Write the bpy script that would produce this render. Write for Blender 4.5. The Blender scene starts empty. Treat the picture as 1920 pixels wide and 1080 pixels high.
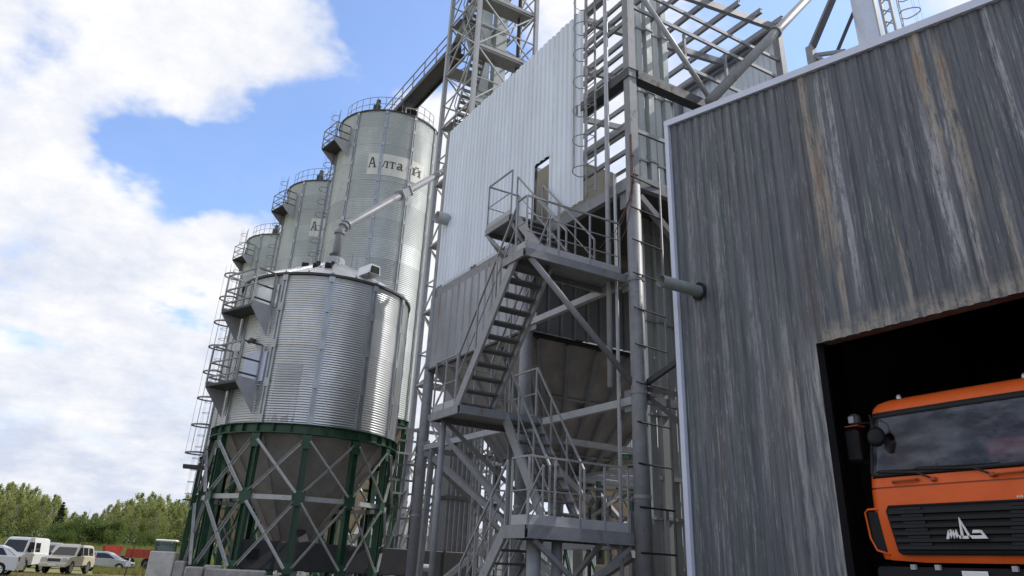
import bpy, math, random
from mathutils import Vector, Matrix
R_ = math.radians
rnd = random.Random(7)
S = bpy.context.scene
COL = S.collection

# ------------------------------------------------------------------ camera
cam_d = bpy.data.cameras.new('camera')
cam = bpy.data.objects.new('camera', cam_d)
COL.objects.link(cam)
S.camera = cam
def _cam_axes(yaw, pitch, roll):
    f = Vector((math.sin(yaw)*math.cos(pitch), math.cos(yaw)*math.cos(pitch), math.sin(pitch)))
    r0 = Vector((math.cos(yaw), -math.sin(yaw), 0)); u0 = r0.cross(f)
    return r0*math.cos(roll)+u0*math.sin(roll), -r0*math.sin(roll)+u0*math.cos(roll), f
_r, _u, _f = _cam_axes(R_(30.2965), R_(26.0532), R_(2.7499))
cam.matrix_world = Matrix(((_r.x, _u.x, -_f.x, 0), (_r.y, _u.y, -_f.y, 0), (_r.z, _u.z, -_f.z, .9), (0, 0, 0, 1)))
cam_d.sensor_width = 36
cam_d.lens = 36*1427.66/1920
cam_d.shift_y = -162.47/1920
cam_d.clip_start = .1
cam_d.clip_end = 4000

# ------------------------------------------------------------------ light
SUN_AZ, SUN_EL = 101, 46
S.view_settings.view_transform = 'Standard'
S.view_settings.look = 'None'
S.view_settings.exposure = .27
S.view_settings.gamma = 1
S.view_settings.use_curve_mapping = False
W = bpy.data.worlds.new('World'); S.world = W; W.use_nodes = True
def build_world():
    nt = W.node_tree; N = nt.nodes; L = nt.links
    N.clear()
    out = N.new('ShaderNodeOutputWorld'); bg = N.new('ShaderNodeBackground')
    bg.inputs['Strength'].default_value = .1
    L.new(bg.outputs[0], out.inputs[0])
    sky = N.new('ShaderNodeTexSky'); sky.sky_type = 'NISHITA'; sky.sun_disc = False
    sky.sun_elevation = R_(SUN_EL); sky.sun_rotation = R_(SUN_AZ)
    sky.air_density = 1.0; sky.dust_density = .6; sky.ozone_density = 2.0
    tc = N.new('ShaderNodeTexCoord')
    def vm(op, a, b=None):
        n = N.new('ShaderNodeVectorMath'); n.operation = op
        for i, v in enumerate((a, b)):
            if v is None: continue
            if isinstance(v, (tuple, list)): n.inputs[i].default_value = v
            else: L.new(v, n.inputs[i])
        return n
    def m(op, a, b=None, c=None, clamp=False):
        n = N.new('ShaderNodeMath'); n.operation = op; n.use_clamp = clamp
        for i, v in enumerate((a, b, c)):
            if v is None: continue
            if isinstance(v, (int, float)): n.inputs[i].default_value = v
            else: L.new(v, n.inputs[i])
        return n.outputs[0]
    d = vm('NORMALIZE', tc.outputs['Generated']).outputs[0]
    sep = N.new('ShaderNodeSeparateXYZ'); L.new(d, sep.inputs[0])
    den = m('ADD', m('MAXIMUM', sep.outputs[2], 0), .32)
    comb = N.new('ShaderNodeCombineXYZ')
    L.new(m('DIVIDE', sep.outputs[0], den), comb.inputs[0]); L.new(m('DIVIDE', sep.outputs[1], den), comb.inputs[1])
    def noise(vec, sc, det, rough, w=None):
        n = N.new('ShaderNodeTexNoise'); n.inputs['Scale'].default_value = sc
        n.inputs['Detail'].default_value = det; n.inputs['Roughness'].default_value = rough
        L.new(vec, n.inputs['Vector']); return n
    warp = noise(comb.outputs[0], 2.2, 5, .6)
    wv = vm('SCALE', vm('SUBTRACT', warp.outputs['Color'], (.5, .5, .5)).outputs[0]); wv.inputs[3].default_value = .36
    dw = vm('NORMALIZE', vm('ADD', d, wv.outputs[0]).outputs[0]).outputs[0]
    big = noise(comb.outputs[0], 1.9, 12, .68).outputs[0]
    cov = m('ADD', m('MULTIPLY', m('SUBTRACT', big, .5), 2.3), .80)
    # gaps of blue between the clouds, each a bearing, an elevation and a size
    for az, el, size, amt in GAPS:
        v = (math.sin(R_(az))*math.cos(R_(el)), math.cos(R_(az))*math.cos(R_(el)), math.sin(R_(el)))
        dot = vm('DOT_PRODUCT', dw, v).outputs[1]
        k = 1/(1-math.cos(R_(size)))
        g = m('EXPONENT', m('MULTIPLY', m('SUBTRACT', 1, dot), -k))
        cov = m('SUBTRACT', cov, m('MULTIPLY', g, amt))
    ramp = N.new('ShaderNodeMapRange'); ramp.interpolation_type = 'SMOOTHSTEP'
    L.new(cov, ramp.inputs[0]); ramp.inputs[1].default_value = .02; ramp.inputs[2].default_value = .74; ramp.inputs[3].default_value = .10
    # cloud colour: white crowns, blue grey bases towards the horizon
    shade = noise(comb.outputs[0], 3.6, 12, .66).outputs[0]
    low = m('SUBTRACT', 1, m('MULTIPLY', m('MAXIMUM', sep.outputs[2], 0), 2.9), clamp=True)
    sh = N.new('ShaderNodeMapRange'); L.new(m('SUBTRACT', shade, m('MULTIPLY', low, .17)), sh.inputs[0])
    sh.inputs[1].default_value = .28; sh.inputs[2].default_value = .56
    cc = N.new('ShaderNodeMixRGB'); L.new(sh.outputs[0], cc.inputs[0])
    cc.inputs[1].default_value = CLOUD_DARK; cc.inputs[2].default_value = CLOUD_LIGHT
    tint = N.new('ShaderNodeMixRGB'); tint.blend_type = 'MULTIPLY'; tint.inputs[0].default_value = 1
    L.new(sky.outputs[0], tint.inputs[1]); tint.inputs[2].default_value = SKY_TINT
    mix = N.new('ShaderNodeMixRGB'); L.new(ramp.outputs[0], mix.inputs[0])
    L.new(tint.outputs[0], mix.inputs[1]); L.new(cc.outputs[0], mix.inputs[2])
    L.new(mix.outputs[0], bg.inputs['Color'])
GAPS = [(-.5, 25.6, 2.6, .9), (3, 26, 3.2, 1.1), (6.8, 25.4, 3.6, 1.25), (10.2, 24.6, 3.4, 1.25), (12.7, 27, 3.2, 1.2), (15.5, 29, 3, 1.0), (16, 38.2, 3.6, .9), (20, 38, 4.4, 1.15), (23, 36.5, 4, 1.1), (13, 37.2, 2.6, .55), (17.8, 35.4, 3, .7),
        (-3.2, 14.2, 2.0, .5), (6.2, 15.4, 1.7, .6), (-9, 33, 3, .5), (56, 36, 6.5, .75), (51, 41, 5, .5), (120, 40, 16, .8), (200, 35, 22, .8), (280, 45, 20, .8)]
CLOUD_LIGHT = (8.4, 8.4, 8.55, 1)
CLOUD_DARK = (5.6, 6.1, 7.3, 1)
SKY_TINT = (1.75, 1.95, 2.3, 1)
build_world()
sun_d = bpy.data.lights.new('sun', 'SUN'); sun_d.energy = 2.8; sun_d.angle = R_(.53); sun_d.color = (1, .965, .91)
sun = bpy.data.objects.new('sun', sun_d); COL.objects.link(sun)
_sd = Vector((math.sin(R_(SUN_AZ))*math.cos(R_(SUN_EL)), math.cos(R_(SUN_AZ))*math.cos(R_(SUN_EL)), math.sin(R_(SUN_EL))))
sun.rotation_euler = _sd.to_track_quat('Z', 'Y').to_euler()
sun.location = (30, -20, 60)

# ------------------------------------------------------------------ helpers
class MB:
    """collects faces; build() links them as ONE mesh object"""
    def __init__(s): s.v = []; s.f = []
    def add(s, vs, fs):
        o = len(s.v); s.v += [tuple(p) for p in vs]; s.f += [tuple(i+o for i in f) for f in fs]; return s
    def box(s, x0, y0, z0, x1, y1, z1):
        return s.add([(x0,y0,z0),(x1,y0,z0),(x1,y1,z0),(x0,y1,z0),(x0,y0,z1),(x1,y0,z1),(x1,y1,z1),(x0,y1,z1)],
                     [(3,2,1,0),(4,5,6,7),(0,1,5,4),(1,2,6,5),(2,3,7,6),(3,0,4,7)])
    def cbox(s, x0, y0, z0, x1, y1, z1, c=.01):
        """box with chamfered edges"""
        vs = []; idx = {}
        X = (x0, x1); Y = (y0, y1); Z = (z0, z1); sg = (1, -1)
        for i in (0, 1):
            for j in (0, 1):
                for k in (0, 1):
                    for a in range(3):
                        idx[i, j, k, a] = len(vs)
                        o = [c, c, c]; o[a] = 0
                        vs.append((X[i]+sg[i]*o[0], Y[j]+sg[j]*o[1], Z[k]+sg[k]*o[2]))
        fs = []
        for k, fl in ((0, 1), (1, 0)):
            q = [idx[0,0,k,2], idx[1,0,k,2], idx[1,1,k,2], idx[0,1,k,2]]; fs.append(q[::-1] if fl else q)
            q = [idx[k,0,0,0], idx[k,1,0,0], idx[k,1,1,0], idx[k,0,1,0]]; fs.append(q[::-1] if fl else q)
            q = [idx[0,k,0,1], idx[0,k,1,1], idx[1,k,1,1], idx[1,k,0,1]]; fs.append(q[::-1] if fl else q)
        for i in (0, 1):
            for j in (0, 1):
                fs.append((idx[i,j,0,0], idx[i,j,1,0], idx[i,j,1,1], idx[i,j,0,1]))
                fs.append((idx[i,0,j,0], idx[i,1,j,0], idx[i,1,j,2], idx[i,0,j,2]))
                fs.append((idx[0,i,j,1], idx[1,i,j,1], idx[1,i,j,2], idx[0,i,j,2]))
                for k in (0, 1): fs.append((idx[i,j,k,0], idx[i,j,k,1], idx[i,j,k,2]))
        return s.add(vs, fs)
    def bar(s, p, q, w, h=None, up=None):
        """rectangular bar from p to q; w across, h along up"""
        p = Vector(p); q = Vector(q); h = w if h is None else h
        d = (q-p).normalized(); up = Vector(up) if up else (Vector((0, 0, 1)) if abs(d.z) < .95 else Vector((1, 0, 0)))
        a = d.cross(up).normalized()*w/2; b = a.cross(d).normalized()*h/2
        vs = [e+x*a+y*b for e in (p, q) for x, y in ((-1,-1),(1,-1),(1,1),(-1,1))]
        return s.add(vs, [(0,1,2,3),(7,6,5,4),(0,4,5,1),(1,5,6,2),(2,6,7,3),(3,7,4,0)])
    def angle(s, p, q, w, up=None, t=.012):
        """L section"""
        p = Vector(p); q = Vector(q); d = (q-p).normalized()
        up = Vector(up) if up else (Vector((0, 0, 1)) if abs(d.z) < .95 else Vector((1, 0, 0)))
        a = d.cross(up).normalized(); b = a.cross(d).normalized()
        s.bar(p, q, w, t, b); s.bar(p+a*(w/2-t/2)+b*(w/2+t/2), q+a*(w/2-t/2)+b*(w/2+t/2), t, w, b); return s
    def ibeam(s, p, q, w, h, up=None, t=.014):
        p = Vector(p); q = Vector(q); d = (q-p).normalized()
        up = Vector(up) if up else (Vector((0, 0, 1)) if abs(d.z) < .95 else Vector((1, 0, 0)))
        a = d.cross(up).normalized(); b = a.cross(d).normalized()
        s.bar(p+b*(h/2-t/2), q+b*(h/2-t/2), w, t, b); s.bar(p-b*(h/2-t/2), q-b*(h/2-t/2), w, t, b)
        s.bar(p, q, t, h-2*t, b); return s
    def channel(s, p, q, w, h, side, t=.014):
        """C section, web towards side"""
        p = Vector(p); q = Vector(q); d = (q-p).normalized(); sd = Vector(side).normalized(); b = sd.cross(d).normalized()
        s.bar(p+sd*(w/2-t/2), q+sd*(w/2-t/2), h, t, sd)
        for k in (1, -1): s.bar(p+b*k*(h/2-t/2)-sd*t/2, q+b*k*(h/2-t/2)-sd*t/2, t, w-t, sd)
        return s
    def tube(s, p, q, r, n=6, r2=None, cap=True):
        return s.path([p, q], r, n, r2, cap)
    def path(s, pts, r, n=6, r2=None, cap=True, closed=False):
        pts = [Vector(p) for p in pts]; m = len(pts); vs = []; fs = []; a = None
        for i, p in enumerate(pts):
            if closed: d = pts[(i+1) % m]-pts[i-1]
            else: d = pts[min(i+1, m-1)]-pts[max(i-1, 0)]
            d.normalize()
            if a is None: a = d.orthogonal().normalized()
            else: a = (a-d*a.dot(d)).normalized()
            b = d.cross(a); rr = r if r2 is None else r+(r2-r)*i/(m-1)
            vs += [p+(a*math.cos(2*math.pi*k/n)+b*math.sin(2*math.pi*k/n))*rr for k in range(n)]
        for i in range(m if closed else m-1):
            for k in range(n):
                j = (i+1) % m
                fs.append((i*n+k, i*n+(k+1) % n, j*n+(k+1) % n, j*n+k))
        if cap and not closed: fs += [tuple(range(n))[::-1], tuple(range((m-1)*n, m*n))]
        return s.add(vs, fs)
    def lathe(s, prof, n=24, a0=0, a1=2*math.pi, c=(0, 0, 0)):
        """prof: (r, z) points turned about the z axis"""
        full = abs(a1-a0-2*math.pi) < 1e-6; k = n if full else n+1; vs = []; fs = []
        for i in range(k):
            a = a0+(a1-a0)*i/n
            vs += [(c[0]+r*math.cos(a), c[1]+r*math.sin(a), c[2]+z) for r, z in prof]
        m = len(prof)
        for i in range(n):
            j = (i+1) % k
            for t in range(m-1): fs.append((i*m+t, j*m+t, j*m+t+1, i*m+t+1))
        return s.add(vs, fs)
    def prism(s, poly, axis, t0, t1):
        """poly of 2-D points pushed out along an axis (0 x: pts are y,z; 1 y: x,z; 2 z: x,y)"""
        def P(p, t): return ((t, p[0], p[1]), (p[0], t, p[1]), (p[0], p[1], t))[axis]
        n = len(poly); vs = [P(p, t0) for p in poly]+[P(p, t1) for p in poly]
        return s.add(vs, [tuple(range(n))[::-1], tuple(range(n, 2*n))]+[(i, (i+1) % n, n+(i+1) % n, n+i) for i in range(n)])
    def tri(s, pts, t):
        """flat plate of the given 3-D outline and thickness"""
        pts = [Vector(p) for p in pts]; n = len(pts); nn = (pts[1]-pts[0]).cross(pts[2]-pts[0]).normalized()*t/2
        return s.add([p-nn for p in pts]+[p+nn for p in pts], [tuple(range(n))[::-1], tuple(range(n, 2*n))]+[(i, (i+1) % n, n+(i+1) % n, n+i) for i in range(n)])
    def mesh(s, name, mat, smooth=False, off=(0, 0, 0)):
        me = bpy.data.meshes.new(name)
        ox, oy, oz = off
        me.from_pydata([(a-ox, b-oy, c-oz) for a, b, c in s.v], [], s.f)
        me.materials.append(mat)
        if smooth: me.polygons.foreach_set('use_smooth', [True]*len(me.polygons))
        me.update(); return me
    def build(s, name, mat, parent=None, smooth=False, label=None, local=False):
        off = (0, 0, 0)
        if parent is not None and not local:
            off = tuple(parent.location); p = parent.parent
            while p is not None: off = tuple(x+y for x, y in zip(off, p.location)); p = p.parent
        o = bpy.data.objects.new(name, s.mesh(name, mat, smooth, off)); COL.objects.link(o)
        if parent is not None: o.parent = parent
        if label: o['label'] = label
        return o
def inst(name, me, parent, loc=(0, 0, 0), rz=0, rot=None):
    o = bpy.data.objects.new(name, me); COL.objects.link(o); o.parent = parent
    o.location = loc; o.rotation_euler = rot or (0, 0, rz); return o
def tag(o, label, cat, group=None):
    o['label'] = label; o['category'] = cat
    if group: o['group'] = group
    return o
def thing(name, loc, label, cat, group=None, rz=0):
    o = bpy.data.objects.new(name, None); o.empty_display_size = .3; COL.objects.link(o)
    o.location = loc; o.rotation_euler = (0, 0, rz); return tag(o, label, cat, group)
def copy_tree(src, parent=None):
    c = src.copy(); COL.objects.link(c)
    if parent is not None: c.parent = parent; c.matrix_parent_inverse = src.matrix_parent_inverse
    for ch in src.children: copy_tree(ch, c)
    return c

# ------------------------------------------------------------------ materials
def mat(name, col, rough=.6, metal=0, var=.12, sc=3., col2=None, amt2=.0, sc2=1., streak=None, bump=0, bscale=40., spec=.5, objvar=0, coat=0, stretch=(1, 1, 1), soft=.12):
    """base colour broken up by two noises; col2 are patches (rust, dirt, wear); objvar: each piece its own tone"""
    M = bpy.data.materials.new(name); M.use_nodes = True; nt = M.node_tree; N = nt.nodes; L = nt.links
    b = N['Principled BSDF']; b.inputs['Roughness'].default_value = rough; b.inputs['Metallic'].default_value = metal
    b.inputs['Specular IOR Level'].default_value = spec
    if coat: b.inputs['Coat Weight'].default_value = coat; b.inputs['Coat Roughness'].default_value = .06
    g = N.new('ShaderNodeNewGeometry'); mp = N.new('ShaderNodeMapping'); L.new(g.outputs['Position'], mp.inputs[0])
    mp.inputs['Scale'].default_value = stretch
    n1 = N.new('ShaderNodeTexNoise'); n1.inputs['Scale'].default_value = sc; n1.inputs['Detail'].default_value = 6; n1.inputs['Roughness'].default_value = .65
    L.new(mp.outputs[0], n1.inputs['Vector'])
    r1 = N.new('ShaderNodeMapRange'); L.new(n1.outputs[0], r1.inputs[0]); r1.inputs[1].default_value = .3; r1.inputs[2].default_value = .7
    r1.inputs[3].default_value = 1-var; r1.inputs[4].default_value = 1+var
    val = r1.outputs[0]
    if objvar:
        oi = N.new('ShaderNodeObjectInfo'); ro = N.new('ShaderNodeMapRange'); L.new(oi.outputs['Random'], ro.inputs[0])
        ro.inputs[3].default_value = 1-objvar; ro.inputs[4].default_value = 1+objvar
        mm = N.new('ShaderNodeMath'); mm.operation = 'MULTIPLY'; L.new(val, mm.inputs[0]); L.new(ro.outputs[0], mm.inputs[1]); val = mm.outputs[0]
    vm = N.new('ShaderNodeVectorMath'); vm.operation = 'SCALE'; vm.inputs[0].default_value = col[:3]; L.new(val, vm.inputs[3])
    c = vm.outputs[0]
    if col2:
        n2 = N.new('ShaderNodeTexNoise'); n2.inputs['Scale'].default_value = sc2; n2.inputs['Detail'].default_value = 8; n2.inputs['Roughness'].default_value = .7
        mp2 = N.new('ShaderNodeMapping'); L.new(g.outputs['Position'], mp2.inputs[0]); mp2.inputs['Scale'].default_value = streak or (1, 1, 1)
        mp2.inputs['Location'].default_value = (3.1, 7.7, 1.3)
        L.new(mp2.outputs[0], n2.inputs['Vector'])
        r2 = N.new('ShaderNodeMapRange'); L.new(n2.outputs[0], r2.inputs[0])
        t = .5+(.5-amt2)*.45
        r2.inputs[1].default_value = t-soft/2; r2.inputs[2].default_value = t+soft/2
        mx = N.new('ShaderNodeMixRGB'); L.new(r2.outputs[0], mx.inputs[0]); L.new(c, mx.inputs[1]); mx.inputs[2].default_value = (*col2[:3], 1)
        c = mx.outputs[0]
        rr = N.new('ShaderNodeMapRange'); L.new(r2.outputs[0], rr.inputs[0]); rr.inputs[3].default_value = rough; rr.inputs[4].default_value = min(1, rough+.3)
        L.new(rr.outputs[0], b.inputs['Roughness'])
        if metal:
            rm = N.new('ShaderNodeMapRange'); L.new(r2.outputs[0], rm.inputs[0]); rm.inputs[3].default_value = metal; rm.inputs[4].default_value = metal*.3
            L.new(rm.outputs[0], b.inputs['Metallic'])
    L.new(c, b.inputs['Base Color'])
    if bump:
        nb = N.new('ShaderNodeTexNoise'); nb.inputs['Scale'].default_value = bscale; nb.inputs['Detail'].default_value = 4
        L.new(mp.outputs[0], nb.inputs['Vector'])
        bp = N.new('ShaderNodeBump'); bp.inputs['Strength'].default_value = bump; bp.inputs['Distance'].default_value = .02
        L.new(nb.outputs[0], bp.inputs['Height']); L.new(bp.outputs[0], b.inputs['Normal'])
    return M
M = {}
M['galv'] = mat('galvanised_sheet', (.60, .61, .61), .30, .95, .10, 1.3, (.50, .51, .50), .22, .9, (1, 1, .3), objvar=.11, soft=.3)
M['galv_tall'] = mat('weathered_galvanised_sheet', (.54, .565, .56), .50, .66, .08, .8, (.47, .50, .49), .35, .5, (1, 1, .35), objvar=.14, soft=.3)
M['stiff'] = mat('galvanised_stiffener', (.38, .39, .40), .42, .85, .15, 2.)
M['roofm'] = mat('bright_roof_sheet', (.66, .67, .69), .33, .9, .08, 2., objvar=.06)
M['green'] = mat('dark_green_paint', (.016, .062, .030), .42, 0, .25, 4., (.035, .085, .05), .3, 6.)
M['greyp'] = mat('grey_painted_steel', (.225, .23, .245), .5, 0, .16, 5., (.15, .10, .07), .17, 3., (1, 1, .5), bump=.05)
M['greyl'] = mat('light_grey_painted_steel', (.38, .39, .41), .5, 0, .12, 4., (.20, .15, .11), .10, 4.)
M['greyd'] = mat('dark_grey_steel', (.048, .049, .052), .55, 0, .2, 4., (.07, .05, .035), .25, 3.)
M['brace'] = mat('galvanised_brace', (.46, .46, .45), .5, .45, .15, 5., (.25, .22, .18), .18, 4.)
M['tread'] = mat('open_steel_tread', (.12, .122, .125), .6, .1, .2, 6.)
M['railp'] = mat('grey_rail_paint', (.27, .275, .285), .5, 0, .15, 6., (.15, .10, .07), .15, 7.)
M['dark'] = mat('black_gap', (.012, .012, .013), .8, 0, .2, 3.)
M['white_clad'] = mat('pale_zinc_cladding', (.76, .82, .90), .45, .05, .05, 1., (.66, .69, .74), .3, 1.4, (1, 1, .15), objvar=.055, soft=.4)
M['grey_clad'] = mat('plain_grey_cladding', (.36, .37, .40), .45, .25, .10, 1.5, (.27, .25, .23), .25, 1.2, (1, 1, .3), objvar=.05, soft=.3)
M['dull_clad'] = mat('dull_dark_cladding', (.17, .17, .175), .6, .1, .15, 1.5)
M['trim'] = mat('pale_blue_trim', (.62, .66, .80), .4, 0, .05, 3.)
M['hopper'] = mat('dull_brown_hopper_sheet', (.36, .345, .325), .50, .45, .2, 1.6, (.26, .21, .17), .25, 1.5, (1, 1, .4), soft=.3)
M['hopper_tan'] = mat('dusty_tan_hopper_sheet', (.42, .335, .235), .65, .05, .15, 1.2, (.30, .22, .15), .3, 1.2, (1, 1, .4), soft=.3)
M['concrete'] = mat('foundation_concrete', (.44, .42, .39), .9, 0, .22, 2.5, (.22, .21, .20), .38, 2.6, bump=.25, bscale=18, soft=.25, objvar=.12)
M['concrete_l'] = mat('pale_concrete', (.60, .57, .52), .9, 0, .15, 2.5, (.36, .33, .30), .28, 2.6, bump=.25, bscale=18, soft=.25)
M['pale'] = mat('pale_sign_panel', (.72, .71, .65), .6, .1, .08, 2.)
M['letter'] = mat('dark_green_lettering', (.03, .05, .02), .6, 0, .1, 3.)
M['white'] = mat('white_enamel', (.78, .78, .77), .4, 0, .05, 3.)
M['rust'] = mat('red_rusty_primer', (.15, .06, .045), .75, 0, .3, 6., (.17, .13, .12), .5, 5.)
M['red'] = mat('red_machine_paint', (.42, .045, .03), .5, 0, .2, 2., (.25, .05, .035), .3, 2.)
M['beige'] = mat('beige_machine_paint', (.42, .375, .29), .5, 0, .1, 2., (.33, .28, .20), .3, 2.)
M['rubber'] = mat('black_rubber', (.018, .018, .02), .8, 0, .15, 8.)
M['chrome'] = mat('bright_metal', (.75, .76, .78), .25, .9, .05, 4.)
M['wood'] = mat('weathered_stake', (.07, .055, .045), .85, 0, .2, 6.)
def barn_material():
    m = mat('streaked_old_cladding', (.135, .150, .180), .55, .15, .0)
    N = m.node_tree.nodes; L = m.node_tree.links; b = N['Principled BSDF']
    g = N.new('ShaderNodeNewGeometry')
    sp = N.new('ShaderNodeSeparateXYZ'); L.new(g.outputs['Position'], sp.inputs[0])
    def noise(scale, det=6, loc=(0, 0, 0), rough=.65):
        mp = N.new('ShaderNodeMapping'); L.new(g.outputs['Position'], mp.inputs[0]); mp.inputs['Scale'].default_value = scale; mp.inputs['Location'].default_value = loc
        n = N.new('ShaderNodeTexNoise'); n.inputs['Scale'].default_value = 1; n.inputs['Detail'].default_value = det; n.inputs['Roughness'].default_value = rough
        L.new(mp.outputs[0], n.inputs['Vector']); return n.outputs[0]
    def mr(v, a, bb, c=0., d=1.):
        n = N.new('ShaderNodeMapRange'); L.new(v, n.inputs[0])
        for i, x in enumerate((a, bb, c, d)): n.inputs[i+1].default_value = x
        return n.outputs[0]
    def mth(op, x, y):
        n = N.new('ShaderNodeMath'); n.operation = op
        for i, v in enumerate((x, y)):
            if isinstance(v, (int, float)): n.inputs[i].default_value = v
            else: L.new(v, n.inputs[i])
        return n.outputs[0]
    def mix(f, c1, c2):
        n = N.new('ShaderNodeMixRGB'); L.new(f, n.inputs[0])
        for i, c in ((1, c1), (2, c2)):
            if isinstance(c, tuple): n.inputs[i].default_value = (*c, 1)
            else: L.new(c, n.inputs[i])
        return n.outputs[0]
    c = mix(mr(noise((1, 4.2, .16), 9, (0, 0, 0), .75), .36, .64), (.078, .085, .104), (.148, .155, .176))
    c = mix(mth('MULTIPLY', mr(noise((1, 2.1, .18), 8, (4, 2, 9), .75), .50, .64), .6), c, (.085, .118, .116))          # greenish runs
    c = mix(mth('MULTIPLY', mr(noise((1, 1.1, .2), 5, (1, 8, 3)), .55, .68), .6), c, (.108, .094, .088))            # brownish runs
    c = mix(mth('MULTIPLY', mr(noise((1, 24, .5), 6, (7, 2, 1), .75), .48, .66), .65), c, (.036, .038, .046))               # fine dark lines
    f1 = mth('MULTIPLY', mr(noise((1, 17, 1.0), 10, (2, 5, 6), .82), .535, .60), mr(noise((1, 1.1, .3), 4, (9, 9, 2)), .36, .56))
    c = mix(mth('MULTIPLY', f1, .75), c, (.32, .325, .34))                                                           # pale scuffed streaks
    f2 = mth('MULTIPLY', mr(noise((1, 26, 2.2), 10, (6, 1, 2), .85), .56, .61), mr(noise((1, 1.6, .5), 5, (3, 7, 5)), .40, .58))
    f2 = mth('MULTIPLY', f2, mr(sp.outputs[2], 9.0, 4.5, .35, 1))
    c = mix(mth('MULTIPLY', f2, .8), c, (.40, .40, .41))
    def band(y0, w, z0, z1, col, amt, seed, k=.0):
        nonlocal c
        yy = mth('ADD', sp.outputs[1], mth('MULTIPLY', mth('SUBTRACT', noise((1, .6, .45), 4, (seed, seed, 0)), .5), .16))
        d = mth('ABSOLUTE', mth('SUBTRACT', yy, y0), 0)
        f = mr(d, w*.6, w, 1, 0)
        rag = mr(noise((1, 14, 2.2), 10, (seed, 1, seed), .82), .42, .53)
        zz = mth('MULTIPLY', mr(sp.outputs[2], z0-.4, z0+.4), mr(sp.outputs[2], z1-.3, z1+.3, 1, 0))
        c = mix(mth('MULTIPLY', mth('MULTIPLY', mth('MULTIPLY', f, rag), zz), amt), c, col)
    for a in ((6.46, .085, 5.2, 8.6, (.34, .29, .24), .85, 3), (6.30, .075, 4.3, 7.4, (.34, .28, .23), .85, 9), (6.05, .06, 4.6, 8.2, (.42, .42, .45), .8, 5),
              (6.20, .05, 5.2, 8.4, (.38, .37, .38), .8, 8), (4.58, .09, 6.0, 8.3, (.36, .31, .255), .85, 12), (4.30, .08, 5.2, 7.7, (.35, .305, .255), .8, 15),
              (4.63, .10, 4.4, 6.6, (.42, .41, .43), .9, 17), (4.40, .06, 4.2, 6.8, (.40, .38, .39), .8, 19), (3.62, .05, 5.5, 8.0, (.40, .40, .41), .8, 21), (3.98, .05, 4.0, 5.4, (.36, .33, .29), .8, 27),
              (5.35, .05, 4.1, 5.3, (.31, .26, .21), .7, 23), (8.55, .06, 3.2, 7.0, (.34, .34, .36), .6, 25), (9.15, .07, 4.0, 7.6, (.33, .33, .34), .5, 29), (7.95, .06, 2.2, 5.5, (.36, .36, .38), .6, 31), (7.35, .07, 1.5, 4.6, (.37, .37, .39), .7, 33)):
        band(*a)
    # orange rust spots on the two tan streaks
    for y0, z0, s in ((4.60, 7.42, .10), (4.28, 7.15, .12), (6.42, 6.6, .08)):
        d = mth('ADD', mth('POWER', mth('DIVIDE', mth('SUBTRACT', sp.outputs[1], y0), .07), 2), mth('POWER', mth('DIVIDE', mth('SUBTRACT', sp.outputs[2], z0), .38), 2))
        f = mth('MULTIPLY', mr(d, .2, 1.6, 1, 0), mr(noise((9, 9, 4), 6), .38, .55))
        c = mix(mth('MULTIPLY', f, .55), c, (.30, .185, .11))
    # tan splash along the cut edge above the gate and worn sheet beside the gate
    splash = mth('MULTIPLY', mth('MULTIPLY', mr(sp.outputs[2], 4.06+.05, 4.06+.26, 1, 0), mr(sp.outputs[2], 4.0, 4.02)), mr(noise((3, 7, 5), 8, (0, 0, 0), .75), .42, .54))
    splash = mth('MULTIPLY', splash, mr(sp.outputs[1], 6.65, 6.8, 1, 0))
    c = mix(mth('MULTIPLY', splash, .8), c, (.34, .30, .24))
    side = mth('MULTIPLY', mr(sp.outputs[1], 7.75, 7.0), mr(sp.outputs[2], 4.3, 3.6, 0, 1))
    side = mth('MULTIPLY', side, mr(noise((1, 10, .7), 8, (3, 3, 3), .75), .46, .60))
    c = mix(mth('MULTIPLY', side, .85), c, (.40, .39, .40))
    L.new(c, b.inputs['Base Color'])
    return m
M['barn'] = barn_material()
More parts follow.
